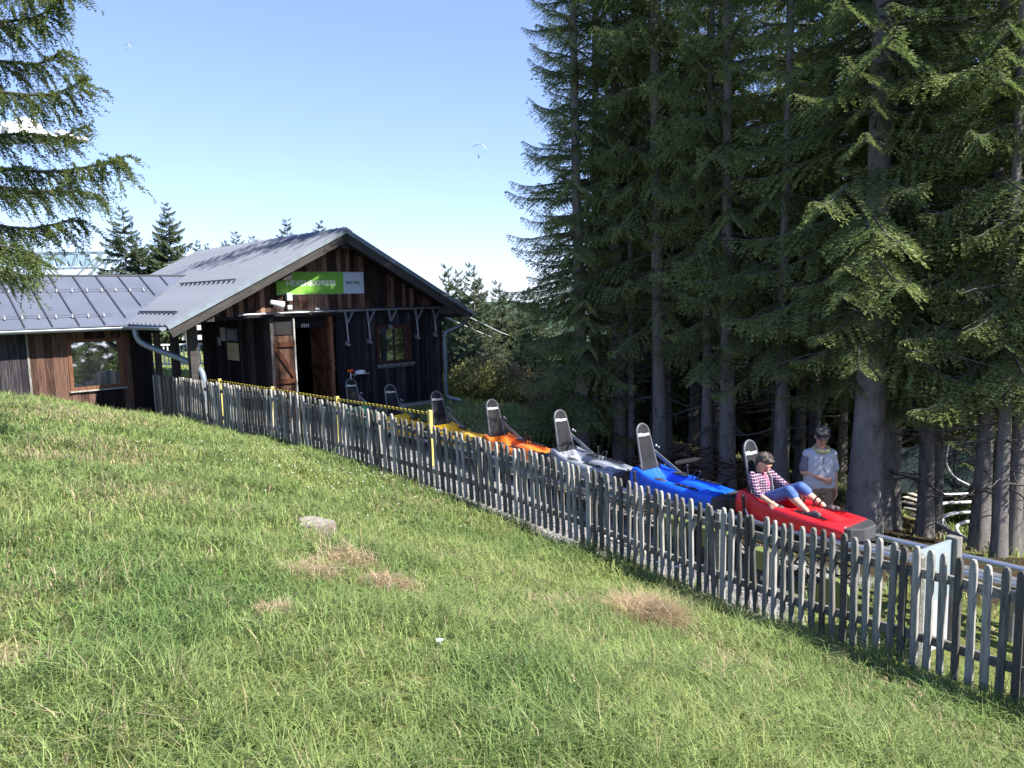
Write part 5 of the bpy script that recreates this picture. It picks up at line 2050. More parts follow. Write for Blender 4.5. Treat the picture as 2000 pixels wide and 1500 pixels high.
# crown variants: (mesh, wood)
HN = 13.5
CR = {}
CR['edge'] = assemble(rgT, TN, crown_places(rgT, 11.8, 0.4, 1.75, 0.36, 8, 1.0, -0.12, 0.6, 0.55), 'crown')
CR['tall'] = assemble(rgT, TN, crown_places(rgT, HN, 3.9, 1.9, 0.42, 6, 1.0, -0.2, 0.45, 0.6), 'crown')
CR['open'] = assemble(rgT, TN, crown_places(rgT, HN, 3.0, 2.0, 0.50, 5, 1.0, -0.2, 0.4, 0.6, 0.22), 'crown')
CR['front'] = assemble(rgT, TN, crown_places(rgT, HN, 2.9, 2.1, 0.42, 6, 1.0, -0.2, 0.4, 0.6, 0.15), 'crown')
CR['far'] = assemble(rgT, TF, crown_places(rgT, 10.0, 0.6, 2.8, 0.30, 8, 1.0, -0.2, 0.6, 0.72), 'crown', 1.6)
CR['far2'] = assemble(rgT, TF, crown_places(rgT, 10.0, 1.2, 2.6, 0.38, 7, 1.0, -0.2, 0.6, 0.7, 0.2), 'crown', 1.6)
CR['low'] = assemble(rgT, TN, [((0, 0, 2.2 + 0.13 * i), i * 2.4, -0.22 + 0.05 * math.sin(i), 1.1 + 0.5 * (i % 3) / 2, 0.08) for i in range(15)], 'crown')
CR['front_low'] = assemble(rgT, TN, [((0, 0, 2.45 + 0.16 * i), -0.75 + 0.45 * math.sin(i * 1.7), -0.20, 1.5 + 0.3 * (i % 2), 0.12) for i in range(7)], 'crown')
TRK = {i: trunk_mesh(HN + 0.5, 0.15, i) for i in range(4)}
TRKF = trunk_mesh(10.0, 0.11, 9)
BARE = [bare_mesh(0.8, 5.0, 34, 1.1, i) for i in range(3)]
BIGB = bare_mesh(2.6, 8.5, 44, 1.7, 77)
BIGB.materials.append(M['twig'])


def spruce(x, y, kind, h_scale, r_tr, az, label, cat='tree', group=None, bare=True, mat='spruce', z=None, wide=1.0, far=False):
    g = gz(x, y) if z is None else z
    o = empty('spruce_tree', (x, y, g), az)
    tag(o, label, cat, group)
    base = TRKF if far else TRK[int(abs(x * 7 + y * 3)) % 4]
    tr = link('trunk', base, M['bark'], o)
    k = r_tr / (0.11 if far else 0.15)
    tr.scale = (k, k, h_scale)
    cm, wm = CR[kind]
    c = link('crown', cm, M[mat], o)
    c.scale = (wide, wide, h_scale)
    if cm.materials and cm.materials[0] != M[mat]:
        c.material_slots[0].link = 'OBJECT'
        c.material_slots[0].material = M[mat]
    w = link('limbs', wm, M['twig'], o)
    tag(w, kind='stuff'); tag(c, kind='stuff')
    w.scale = (wide, wide, h_scale)
    if bare:
        b = link('bare_branches', BARE[int(abs(x * 5 + y)) % 3], M['twig'], o)
        b.scale = (1, 1, min(h_scale, 1.0))
        tag(b, kind='stuff')
    return o


GF = 'spruces of the forest edge behind the track'
near = [
    # x, y, kind, hs, r, label
    (1.35, 15.1, 'edge', 1.06, 0.13, 'leftmost dense spruce of the forest edge, green down to the ground', 0.92),
    (1.85, 16.9, 'edge', 1.12, 0.13, 'dense spruce filling the space between the two leftmost trunks of the forest edge', 0.95),
    (2.15, 15.2, 'tall', 1.25, 0.135, 'spruce with a bare straight trunk, second from the left of the forest edge', 0.85),
    (2.32, 14.9, 'tall', 0.85, 0.065, 'very thin spruce trunk right beside the second trunk of the forest edge', 0.55),
    (2.72, 14.4, 'tall', 1.30, 0.13, 'grey spruce trunk rising right of the blue sled backrest', 0.95),
    (3.15, 15.6, 'tall', 1.10, 0.12, 'darker spruce trunk half hidden behind the one by the blue backrest', 1.0),
    (3.55, 13.6, 'tall', 1.00, 0.10, 'left trunk of the pair above the blue sled front', 0.8),
    (3.72, 13.2, 'open', 1.05, 0.135, 'right and stouter trunk of the pair above the blue sled front', 0.85),
    (4.35, 12.3, 'open', 0.98, 0.105, 'slim spruce between the seated woman and the standing man', 0.85),
    (5.05, 10.85, 'front', 1.05, 0.225, 'thick big spruce standing right of the man, with long bare limbs', 1.0),
    (5.72, 11.55, 'tall', 1.0, 0.185, 'stout dark trunk just right of the thick big spruce', 0.9),
    (6.05, 12.1, 'tall', 1.05, 0.12, 'shaded trunk half hidden behind the stout dark one', 0.8),
    (6.15, 11.2, 'open', 1.05, 0.11, 'dark slim trunk left of the curved track in the clearing', 0.85),
    (6.42, 10.3, 'front', 1.0, 0.115, 'spruce trunk standing before the curved track, bright green boughs', 0.78),
    (6.35, 9.75, 'front', 1.0, 0.085, 'spruce trunk near the right edge, left one of two close trunks', 0.7),
    (6.75, 10.2, 'open', 1.0, 0.09, 'thin trunk at the right edge behind the two close trunks', 0.8),
]
for i, (x, y, kd, hs, r, lb, wd) in enumerate(near):
    o = spruce(x, y, kd, hs, r, i * 1.7, lb, group=GF, wide=wd)
    if i == 9:
        for ch in list(bpy.data.objects):
            if ch.parent is o and ch.name.startswith('bare'):
                ch.data = BIGB
    if i in (9, 13):
        cm, wm = CR['open']
        tag(link('upper_boughs', cm, M['spruce'], o, rot=(0, 0, 1.15)), kind='stuff')
        tag(link('upper_limbs', wm, M['twig'], o, rot=(0, 0, 1.15)), kind='stuff')
    if i in (4, 7, 8, 9, 10, 11, 12, 13, 14, 15):
        cm, wm = CR['front_low' if i == 9 else 'low']
        ob = link('low_boughs', cm, M['spruce'], o, rot=(0, 0, -o.rotation_euler.z if i == 9 else 0))
        tag(ob, kind='stuff')
        ob = link('low_limbs', wm, M['twig'], o, rot=(0, 0, -o.rotation_euler.z if i == 9 else 0))
        tag(ob, kind='stuff')
# second row and the deep of the forest
deep = []
rd = random.Random(3)
cand = [(3.4, 17.2), (4.6, 16.2), (5.4, 14.4), (4.9, 13.6), (6.3, 15.6), (4.4, 18.6), (6.0, 18.0), (7.4, 17.2), (3.6, 21.4), (5.4, 20.8), (7.4, 20.2), (9.2, 19.0), (8.6, 22.3), (6.5, 23.0), (4.6, 24.0), (10.6, 21.5), (11.2, 18.6), (12.6, 20.2), (8.9, 16.4), (10.2, 16.6), (12.4, 17.0), (13.6, 18.4), (7.6, 13.4), (14.6, 16.0), (9.9, 24.6), (12.8, 23.5), (6.9, 13.9), (8.3, 12.6), (9.3, 13.6), (8.2, 10.6), (9.4, 11.4), (3.9, 14.9)]
for i, (x, y) in enumerate(cand):
    kd = ['tall', 'open', 'tall', 'edge'][i % 4] if y < 17 else ['tall', 'open'][i % 2]
    if (x, y) in ((4.9, 13.6), (7.6, 13.4), (3.9, 14.9), (9.3, 13.6), (8.2, 10.6), (9.4, 11.4)): kd = 'open'
    if (x, y) in ((6.9, 13.9), (8.3, 12.6)): kd = 'front'
    spruce(x + rd.uniform(-.2, .2), y + rd.uniform(-.2, .2), kd if y < 19 else 'far', (1.0 + rd.uniform(-.08, .1)) * (1.15 if y >= 19 else 1.0), rd.uniform(0.09, 0.14), rd.uniform(0, 6),
           'shaded spruce standing deep in the forest behind the front row of trunks', group='spruces deep in the forest', wide=rd.uniform(0.85, 1.05) if y < 19 else 0.75, bare=y < 19, far=y >= 19)

# trees behind the building and on the right-hand slope
def far_tree(px, ytop, Y, base_z, label, wide=1.0, kind='far', grp='spruces beyond the building roof'):
    t = at(px, ytop, Y)
    h = t.z - base_z
    return spruce(t.x, t.y, kind, h / 10.0, 0.11 * h / 10, px * 0.37, label, group=grp, bare=False, mat='spruce_far', z=base_z, wide=wide * h / 10.0, far=True)


for px, yt, Y, b, lb, w in [
    (238, 400, 33, 1.8, 'tall loose spruce beyond the wing roof, at the tips of the larch boughs', 1.15), (268, 455, 34, 1.8, 'shorter spruce leaning on the tall loose one beyond the wing roof', 0.9),
    (325, 396, 34, 1.8, 'tallest dense spruce beyond the roof, left of the main ridge', 1.0), (298, 470, 36, 1.6, 'small spruce left of the tallest one beyond the roof', 0.9),
    (385, 470, 42, 1.0, 'tiny spruce tip left of the pair above the low end of the ridge', 0.8), (403, 476, 42, 1.0, 'tiny spruce tip above the low end of the ridge', 0.8), (437, 471, 42, 1.0, 'stubby spruce tip above the ridge', 1.0),
    (460, 449, 40, 1.0, 'loose spruce tip with ragged outline above the ridge', 1.0), (494, 458, 40, 1.0, 'ragged small spruce tip right of the loose one above the ridge', 1.0),
    (560, 428, 40, 1.0, 'bushy spruce tip above the middle of the ridge', 1.0), (624, 432, 44, 0.6, 'round topped spruce tip closest to the gable peak', 1.0)]:
    far_tree(px, yt, Y, b, lb, w, 'far2' if px in (238, 460, 494) else 'far')
for px, yt, Y, b, lb, w in [
    (871, 540, 34, -5, 'slim spruce top just above the right eave', 0.75), (893, 552, 36, -5, 'spruce top right of the slim one above the right eave', 0.8), (920, 538, 33, -5, 'tallest spruce right of the building', 0.85),
    (936, 566, 36, -5, 'narrow spruce right of the tallest one on the slope', 0.8), (971, 572, 38, -6, 'pointed spruce standing alone against the pale sky', 0.85), (996, 640, 40, -6, 'low spruce beside the dense forest edge', 0.9),
    (1012, 606, 44, -7, 'faint spruce peeking out left of the forest edge', 0.9), (905, 640, 27, -3.5, 'full green spruce behind the right downpipe', 1.15), (945, 660, 29, -4, 'full green spruce right of the downpipe', 1.1), (985, 690, 33, -4, 'dark spruce low on the slope', 1.1),
    (880, 655, 25, -3, 'spruce hidden partly by the building corner', 1.0), (1030, 650, 27, -3, 'dark spruce touching the leftmost tree of the forest edge', 1.0), (955, 600, 48, -8, 'distant spruce behind the pair on the slope', 1.0), (1050, 600, 36, -6, 'spruce behind the left side of the forest edge', 1.2), (986, 596, 34, -5, 'leafy spruce filling the gap beside the forest edge', 1.0), (1004, 618, 37, -6, 'short spruce in the gap beside the forest edge', 1.1), (1030, 585, 35, -6, 'spruce right behind the leftmost tree of the forest edge', 1.1), (955, 640, 31, -4, 'broad spruce in the middle of the slope', 1.2)]:
    far_tree(px, yt - (22 if yt < 600 else 8), Y, b, lb, w * (0.95 if yt < 600 else 1.25), grp='spruces on the slope right of the building')
# conifers beyond the right of the picture that the windows mirror
for i, (x, y, h) in enumerate([(13.5, 0.4, 7.5), (16.5, 1.0, 9.5), (19, -2.5, 12.0), (24, 3, 13.5), (28, -3, 15.0), (22, -8, 15.0)]):
    spruce(x, y, 'far', h / 10, 0.1, i, 'spruce on the slope beyond the right edge, mirrored in the windows', group='spruces mirrored in the windows', bare=False, wide=h / 10 * 1.1, far=True, z=gz(x, y) - 1)

# ------------------------------------------------------------------ larch on the left
lar = empty('larch_tree', (-7.0, 8.3, gz(-7.0, 8.3)))
tag(lar, 'larch reaching in from the left edge with long drooping feathery boughs', 'tree')
tr = link('trunk', trunk_mesh(11, 0.17, 5), M['bark'], lar)
LO = Vector(lar.location)
rl = np.random.default_rng(44)
LB, LT, LI = [], [], []
lw = MB()
lar_pts = [  # boughs as (px, py, Y) chains
    [(-260, 300, 8.3), (-60, 322, 8.3), (90, 335, 8.2), (175, 325, 8.0), (245, 305, 7.8)],
    [(-260, 330, 8.3), (-80, 352, 8.6), (60, 372, 8.8), (130, 372, 8.9), (195, 380, 9.0)],
    [(-260, 150, 8.3), (-60, 172, 8.1), (60, 185, 7.9), (120, 178, 7.8), (170, 150, 7.7)],
    [(-260, 90, 8.3), (-60, 112, 8.5), (60, 125, 8.6), (100, 112, 8.6), (125, 95, 8.6)],
    [(-260, 405, 8.3), (-60, 430, 8.4), (40, 446, 8.3), (95, 440, 8.2), (150, 425, 8.1)],
    [(-260, 20, 8.3), (-60, 40, 8.2), (30, 40, 8.2), (80, 28, 8.0), (130, -10, 8.0)],
    [(-260, 470, 8.3), (-80, 492, 7.9), (-10, 480, 7.7), (40, 490, 7.5), (75, 505, 7.4)],
    [(-260, 240, 8.3), (-60, 262, 8.8), (50, 262, 9.0), (110, 268, 9.0), (160, 250, 9.0)],
    [(-260, 520, 8.3), (-100, 530, 8.9), (-30, 515, 9.0), (15, 525, 9.0), (45, 540, 9.0)],
    [(-260, -60, 8.3), (-60, -40, 8.2), (30, -30, 8.2), (90, -20, 8.0), (150, -50, 8.0)],
]
for bi, ch in enumerate(lar_pts):
    P3 = smooth_path([at(*c) for c in ch], 8)
    P3 = [p - LO for p in P3]
    lw.tube(P3, [0.020 * (1 - 0.85 * q / (len(P3) - 1)) + 0.003 for q in range(len(P3))], 6, cap=False)
    cumL = [0]
    for a, b in zip(P3, P3[1:]): cumL.append(cumL[-1] + (b - a).length)
    Lt = cumL[-1]
    nsec = int(Lt / 0.022)
    for j in range(nsec):
        t = (j + rl.random()) / nsec
        if t < 0.2: continue
        x = t * Lt
        i = min(len(P3) - 2, int(np.searchsorted(cumL, x)) - 1)
        f = (x - cumL[i]) / max(1e-6, cumL[i + 1] - cumL[i])
        p0 = P3[i].lerp(P3[i + 1], f)
        ax = (P3[i + 1] - P3[i]).normalized()
        side = ax.cross(Vector((0, 0, 1))).normalized()
        sg = rl.choice([-1, 1])
        d = (ax * rl.uniform(0.5, 1.2) + side * sg * rl.uniform(0.2, 1.1) + Vector((0, 0, rl.uniform(-1.1, 0.35)))).normalized()
        l2 = rl.uniform(0.16, 0.50) * (1.15 - 0.65 * t)
        sag = rl.uniform(0.1, 0.9)
        K = max(5, int(l2 / 0.014))
        q = np.linspace(0, 1, K)
        pts = np.array(p0)[None] + np.array(d)[None] * (q * l2)[:, None]
        pts[:, 2] -= sag * l2 * q ** 2
        lw.tube([Vector(tuple(pts[0])), Vector(tuple(pts[K // 2])), Vector(tuple(pts[-1]))], [0.0045, 0.003, 0.0015], 3, cap=False)
        chains = [pts]
        for sub in range(rl.integers(2, 5)):
            k0 = rl.integers(1, K - 1)
            dd = np.array(d) + rl.uniform(-0.7, 0.7, 3) + np.array([0, 0, -0.45])
            dd /= np.linalg.norm(dd)
            l3 = rl.uniform(0.06, 0.20)
            K3 = max(3, int(l3 / 0.014))
            q3 = np.linspace(0, 1, K3)
            s3 = pts[k0][None] + dd[None] * (q3 * l3)[:, None]
            s3[:, 2] -= 0.5 * l3 * q3 ** 2
            chains.append(s3)
        for c in chains:
            rep = np.repeat(c, 3, axis=0)
            dr = rl.normal(0, 1, rep.shape)
            dr /= np.linalg.norm(dr, axis=1, keepdims=True)
            dr = dr * 0.8 + np.array(d)[None] * 0.6
            LB.append(rep); LT.append(rep + dr * 0.033)
            LI.append(np.clip(0.35 + rl.uniform(-0.25, 0.3, len(rep)) + 0.15 * t, 0, 1))
LB, LT, LI = np.concatenate(LB), np.concatenate(LT), np.concatenate(LI)
Vl = diamonds(LB, LT, np.full(len(LB), 0.0058), rl.uniform(0, 3.14, len(LB)))
link('crown', np_mesh('crown', Vl, np.arange(len(Vl)).reshape(-1, 4), tint=np.repeat(LI, 4)), M['larch'], lar)
lw.build('limbs', M['twig'], lar)

# ------------------------------------------------------------------ shrubs right of the building
def shrub_mesh(seed, n=5200):
    r = np.random.default_rng(seed)
    K = 46
    cs = r.normal(0, 1, (K, 3)); cs /= np.linalg.norm(cs, axis=1, keepdims=True)
    cs *= r.uniform(0.35, 1.0, (K, 1)); cs[:, 2] = np.abs(cs[:, 2]) * 0.95
    i = r.integers(K, size=n)
    b = cs[i] + r.normal(0, 0.13, (n, 3))
    b[:, 2] = np.abs(b[:, 2])
    d = r.normal(0, 1, (n, 3)); d[:, 2] += 0.3
    d /= np.linalg.norm(d, axis=1, keepdims=True)
    V = diamonds(b, b + d * r.uniform(0.05, 0.11, (n, 1)), r.uniform(0.012, 0.028, n), r.uniform(0, 3.1, n))
    return np_mesh('leaves', V, np.arange(n * 4).reshape(-1, 4), tint=np.repeat(np.clip(r.random(n) * 0.7 + 0.15 * cs[i][:, 2] + 0.1, 0, 1), 4))


def stems_mesh(seed):
    r = random.Random(seed); m = MB()
    for k in range(26):
        a = r.uniform(0, 6.28); q = r.uniform(0.2, 0.95)
        e = Vector((math.cos(a) * q, math.sin(a) * q, r.uniform(0.4, 0.95)))
        m.tube([(0.05 * math.cos(a), 0.05 * math.sin(a), -0.1), e * 0.5 + Vector((0, 0, 0.1)), e], [0.014, 0.010, 0.003], 4, cap=False)
    return m.mesh('stems')


SHM = [shrub_mesh(i) for i in range(3)]
STM = [stems_mesh(i) for i in range(2)]
shr = [(-1.0, 21.6, 1.0, 1.25, 0, 'yellowish shrub at the building corner behind the downpipe'), (-0.2, 22.2, 1.2, 1.35, 1, 'reddish brown shrub behind the right downpipe'), (0.4, 21.2, 0.9, 0.95, 0, 'low yellow green shrub in the middle of the hedge'),
       (0.9, 20.4, 0.9, 1.0, 1, 'reddish shrub above the orange sled backrest'), (1.4, 19.2, 0.95, 1.15, 0, 'green shrub between the building and the forest edge'), (0.9, 17.9, 0.7, 0.7, 1, 'small reddish shrub above the grey sled'),
       (1.3, 22.8, 1.3, 1.5, 0, 'tall pale green shrub at the back of the hedge'), (0.55, 16.2, 0.6, 0.7, 0, 'small dark shrub at the foot of the leftmost spruce'), (2.1, 17.2, 0.9, 0.8, 1, 'brownish shrub at the forest edge')]
for i, (x, y, rr, hh, rd_, lb) in enumerate(shr):
    o = empty('shrub', (x, y, gz(x, y) - 0.05), i * 1.3)
    tag(o, lb, 'shrub', 'shrubs on the slope right of the building')
    l = link('leaves', SHM[i % 3], M['shrub'], o); l.scale = (rr, rr, hh)
    if rd_:
        l.material_slots[0].link = 'OBJECT'; l.material_slots[0].material = M['shrub_red']
    s_ = link('stems', STM[i % 2], M['twig'], o); s_.scale = (rr, rr, hh)

# ------------------------------------------------------------------ grass
def blades(x, y, h, w, lean, bend, az, col, name):
    """curved 3-face blades"""
    z = ground(x, y)
    n = len(x)
    dx, dy = np.cos(az), np.sin(az)
    sx, sy = -dy, dx
    # face the blade roughly towards its side so it is never edge-on everywhere
    p0 = np.stack([x, y, z - 0.01], 1)
    l1 = lean * h * 0.45
    p1 = np.stack([x + dx * l1, y + dy * l1, z + h * 0.55], 1)
    l2 = (lean + bend) * h
    p2 = np.stack([x + dx * l2, y + dy * l2, z + h * np.maximum(0.15, 1 - 0.5 * bend * bend)], 1)
    s = np.stack([sx, sy, np.zeros(n)], 1)
    a = p0 - s * w[:, None]; b = p0 + s * w[:, None]
    c = p1 - s * w[:, None] * 0.8; d = p1 + s * w[:, None] * 0.8
    V = np.stack([a, b, c, d, p2], 1).reshape(-1, 3)
    k = np.arange(n, dtype=np.int32) * 5
    T = np.stack([np.stack([k, k + 1, k + 3], 1), np.stack([k, k + 3, k + 2], 1), np.stack([k + 2, k + 3, k + 4], 1)], 1).reshape(-1, 3)
    C = np.repeat(np.concatenate([col, np.ones((n, 1))], 1), 5, axis=0)
    return np_mesh(name, V, T, gcol=C)


def grass_colors(x, y, r, dryness, yel=0.0):
    n = len(x)
    base = np.array([0.235, 0.320, 0.108])
    lush = np.array([0.145, 0.265, 0.082])
    yelg = np.array([0.36, 0.425, 0.155])
    straw = np.array([0.56, 0.46, 0.29])
    a = vnoise(x, y, 0.9, 31)[:, None]; b = vnoise(x, y, 0.35, 32)[:, None]; c0 = vnoise(x, y, 2.6, 33)[:, None]
    m1 = np.clip((a * 0.45 + b * 0.3 + c0 * 0.5 - 0.45) * 2.4 + r.normal(0, 0.35, (n, 1)) + yel, 0, 1)
    col = base * (1 - m1) + yelg * m1
    m2 = np.clip((0.42 - a) * 3 + r.normal(0, 0.3, (n, 1)), 0, 1) * 0.4
    col = col * (1 - m2) + lush * m2
    st = (r.random(n) < dryness)[:, None]
    col = np.where(st, straw * r.uniform(0.6, 1.15, (n, 1)), col)
    return col * r.uniform(0.72, 1.30, (n, 1))


DRY = [(1.1, 6.35, 0.30, 1.0), (-1.35, 5.9, 0.26, .8), (-1.45, 5.25, 0.22, .75), (-0.9, 5.35, 0.25, .55), (-1.38, 4.2, 0.11, .8), (-2.95, 3.75, 0.28, .75), (1.55, 5.35, 0.18, .5), (-1.6, 6.3, 0.15, .5), (-2.3, 3.2, 0.18, .6), (0.35, 6.1, 0.25, .35), (-5.0, 9.0, 0.8, .3), (-6.5, 11.5, 1.0, .3), (-3.5, 7.0, 0.6, .25), (-4.6, 5.5, 0.6, .3)]


def dry_at(x, y):
    d = np.zeros(len(x))
    for cx, cy, r_, k in DRY:
        q = ((x - cx) / r_) ** 2 + ((y - cy) / (r_ * 1.1)) ** 2
        d = np.maximum(d, k * np.clip(1.4 - q, 0, 1))
    return np.clip(d + 0.45 * np.clip(vnoise(x, y, 0.42, 61) * 0.6 + vnoise(x, y, 1.4, 62) * 0.6 - 0.62, 0, 1), 0, 0.97)


rgG = np.random.default_rng(99)
# tufts: many blades share a root, denser near the camera
def sample_polar(n, r0, r1, a0, a1, rg):
    rad = r0 + (r1 - r0) * rg.random(n) ** 1.0
    an = rg.uniform(a0, a1, n)
    return rad * np.sin(an), rad * np.cos(an), rad


NT = 36500
tx, ty, tr_ = sample_polar(NT, 1.6, 19.5, R(-42), R(48), rgG)
keep = (fence_side(tx, ty) > 0.02) & ~((tx < -8.3) & (ty > 17.4))
lim = 15.84 + (tx + 10.63) * 0.882 if True else 0
keep &= ~((tx < -8.4) & (ty > 15.84 + (tx + 10.63) * 0.89 - 0.02))
stq = ((tx - stc[0]) / 0.22) ** 2 + ((ty - stc[1]) / 0.17) ** 2
keep &= stq > 1.0
tx, ty, tr_ = tx[keep], ty[keep], tr_[keep]
per = 9
bx = np.repeat(tx, per); by = np.repeat(ty, per); br = np.repeat(tr_, per)
n = len(bx)
spread = 0.018 + 0.0055 * br
bx = bx + rgG.normal(0, 1, n) * spread; by = by + rgG.normal(0, 1, n) * spread
cl = vnoise(bx, by, 0.5, 41) * 0.6 + vnoise(bx, by, 0.22, 42) * 0.4
near_f = np.clip(1 - fence_side(bx, by) / 0.6, 0, 1)
h = (0.055 + 0.16 * cl ** 1.6) * rgG.uniform(0.55, 1.35, n) * (1 + 0.5 * near_f)
dr = np.clip(dry_at(bx, by) + 0.03, 0, 0.97)
big = (((bx - 1.1) / 0.27) ** 2 + ((by - 6.35) / 0.30) ** 2) < 1
h = np.where(big, h * 1.6 + 0.05, h)
w = 0.0014 + 0.00046 * br * rgG.uniform(0.7, 1.4, n)
lean = rgG.uniform(0.05, 0.95, n); bend = rgG.uniform(0.1, 1.3, n)
h = np.maximum(h, 0.03)
col = grass_colors(bx, by, rgG, dr)
gme1 = blades(bx, by, h, w, lean, bend, rgG.uniform(0, 6.283, n), col, 'grass')
tag(link('meadow_grass', gme1, M['grass']), 'long uneven meadow grass with dry straw patches on the slope', kind='stuff')
# long single stalks and lying straws
n = 1500
sx_, sy_, sr_ = sample_polar(n, 2.0, 14, R(-42), R(46), rgG)
kp = fence_side(sx_, sy_) > 0.05
sx_, sy_, sr_ = sx_[kp], sy_[kp], sr_[kp]; n = len(sx_)
lying = rgG.random(n) < 0.6
h = np.where(lying, rgG.uniform(0.03, 0.10, n), rgG.uniform(0.14, 0.30, n))
lean = np.where(lying, rgG.uniform(1.0, 2.6, n), rgG.uniform(0.0, 0.35, n)); bend = np.where(lying, 0.9, 0.35)
col = np.where(rgG.random((n, 1)) < 0.55, np.array([[0.44, 0.38, 0.20]]), np.array([[0.20, 0.27, 0.08]])) * rgG.uniform(0.7, 1.2, (n, 1))
tag(link('grass_stalks', blades(sx_, sy_, h, 0.0012 + 0.00035 * sr_, lean, bend, rgG.uniform(0, 6.283, n), col, 'grass_stalks'), M['grass']), 'long seed stalks and straws lying across the meadow', kind='stuff')
# dense dry mounds
for (cx, cy, rx_, cnt, hh_) in ((1.1, 6.35, 0.27, 3200, 0.24), (-1.35, 5.9, 0.20, 1100, 0.13), (-1.48, 5.25, 0.18, 900, 0.12), (-0.95, 5.4, 0.18, 800, 0.11), (-1.38, 4.2, 0.09, 420, 0.08), (-2.95, 3.75, 0.22, 900, 0.07)):
    a = rgG.uniform(0, 6.283, cnt); q = np.sqrt(rgG.random(cnt)) * rx_
    mx_, my_ = cx + q * np.cos(a) * 1.15, cy + q * np.sin(a)
    f_ = 1 - (q / rx_) ** 2
    hz_ = hh_ * (0.35 + 0.75 * f_) * rgG.uniform(0.6, 1.2, cnt)
    cc_ = np.array([[0.62, 0.48, 0.31]]) * rgG.uniform(0.55, 1.15, (cnt, 1))
    tag(link('dry_tuft', blades(mx_, my_, hz_, np.full(cnt, 0.0032), rgG.uniform(0.2, 1.4, cnt), rgG.uniform(0.3, 1.2, cnt), rgG.uniform(0, 6.283, cnt), cc_, 'dry_tuft'), M['grass']), 'mound of dry tan grass in the meadow', kind='stuff')
# short grass beyond the fence, by the building, on the clearing and on the slope behind
n = 142000
qx = rgG.uniform(-14, 14, n); qy = rgG.uniform(2.5, 34, n)
to2, ta2 = track_off(qx, qy)
u_ = (qx - HO.x) * math.cos(HA) + (qy - HO.y) * math.sin(HA); v_ = -(qx - HO.x) * math.sin(HA) + (qy - HO.y) * math.cos(HA)
kp = (fence_side(qx, qy) < -0.04) & ~((u_ > -3.0) & (u_ < 3.8) & (v_ > -0.3) & (v_ < 8.5)) & ~((u_ <= -2.9) & (v_ > 2.3) & (v_ < 7))
gi = np.clip(((qx - GX0) / GS).astype(int), 0, nx_ - 1); gj = np.clip(((qy - GY0) / GS).astype(int), 0, ny_ - 1)
kp &= (gravel[gj, gi] < 0.5) | (rgG.random(n) < 0.05)
kp &= (forest[gj, gi] < 0.5) | (rgG.random(n) < 0.14)
qx, qy = qx[kp], qy[kp]; n = len(qx)
qr = np.hypot(qx, qy)
h = (0.04 + 0.09 * vnoise(qx, qy, 0.5, 51)) * rgG.uniform(0.6, 1.4, n) * (1 + 0.9 * (qy > 18) * (qx > -2.0)) * (1 + 0.5 * ((qy < 17) & (qx > 6.5)))
col = grass_colors(qx, qy, rgG, 0.12 + 0.0 * qx, 0.15)
tag(link('short_grass', blades(qx, qy, h, 0.0035 + 0.00065 * qr, rgG.uniform(0, .7, n), rgG.uniform(0, 1, n), rgG.uniform(0, 6.283, n), col, 'short_grass'), M['grass']), 'short patchy grass beyond the fence and round the building', kind='stuff')

# broad leaved weeds and tiny blossoms between the blades
n = 900
wx, wy, wr_ = sample_polar(n, 1.9, 12, R(-42), R(46), rgG)
kp = (fence_side(wx, wy) > 0.1) & (vnoise(wx, wy, 0.8, 71) > 0.5)
wx, wy, wr_ = wx[kp], wy[kp], wr_[kp]
per = 7
wx = np.repeat(wx, per) + rgG.normal(0, 0.012, len(wx) * per); wy = np.repeat(wy, per) + rgG.normal(0, 0.012, len(wy) * per); wr_ = np.repeat(wr_, per)
n = len(wx)
wc = np.array([[0.17, 0.30, 0.07]]) * rgG.uniform(0.7, 1.5, (n, 1))
tag(link('weeds', blades(wx, wy, rgG.uniform(0.035, 0.075, n), rgG.uniform(0.006, 0.011, n), rgG.uniform(0.5, 1.3, n), rgG.uniform(0.4, 1.0, n), rgG.uniform(0, 6.283, n), wc, 'weeds'), M['grass']), 'broad leaved weeds scattered in the meadow grass', kind='stuff')
n = 170
fx = rgG.normal(-2.9, 1.1, n); fy = rgG.normal(11.2, 1.2, n)
kp = fence_side(fx, fy) > 0.12
fx, fy = fx[kp], fy[kp]; fz = ground(fx, fy) + rgG.uniform(0.05, 0.10, len(fx))
b0_ = np.stack([fx, fy, fz], 1)
V = np.concatenate([diamonds(b0_, b0_ + np.array([[0.022, 0, 0.008]]), np.full(len(fx), 0.010), np.full(len(fx), t_)) for t_ in (0.0, 1.5)])
tag(link('clover_blossoms', np_mesh('clover_blossoms', V, np.arange(len(V)).reshape(-1, 4)), M['flower_white']), 'tiny pale blossoms in the shaded grass near the fence', kind='stuff')

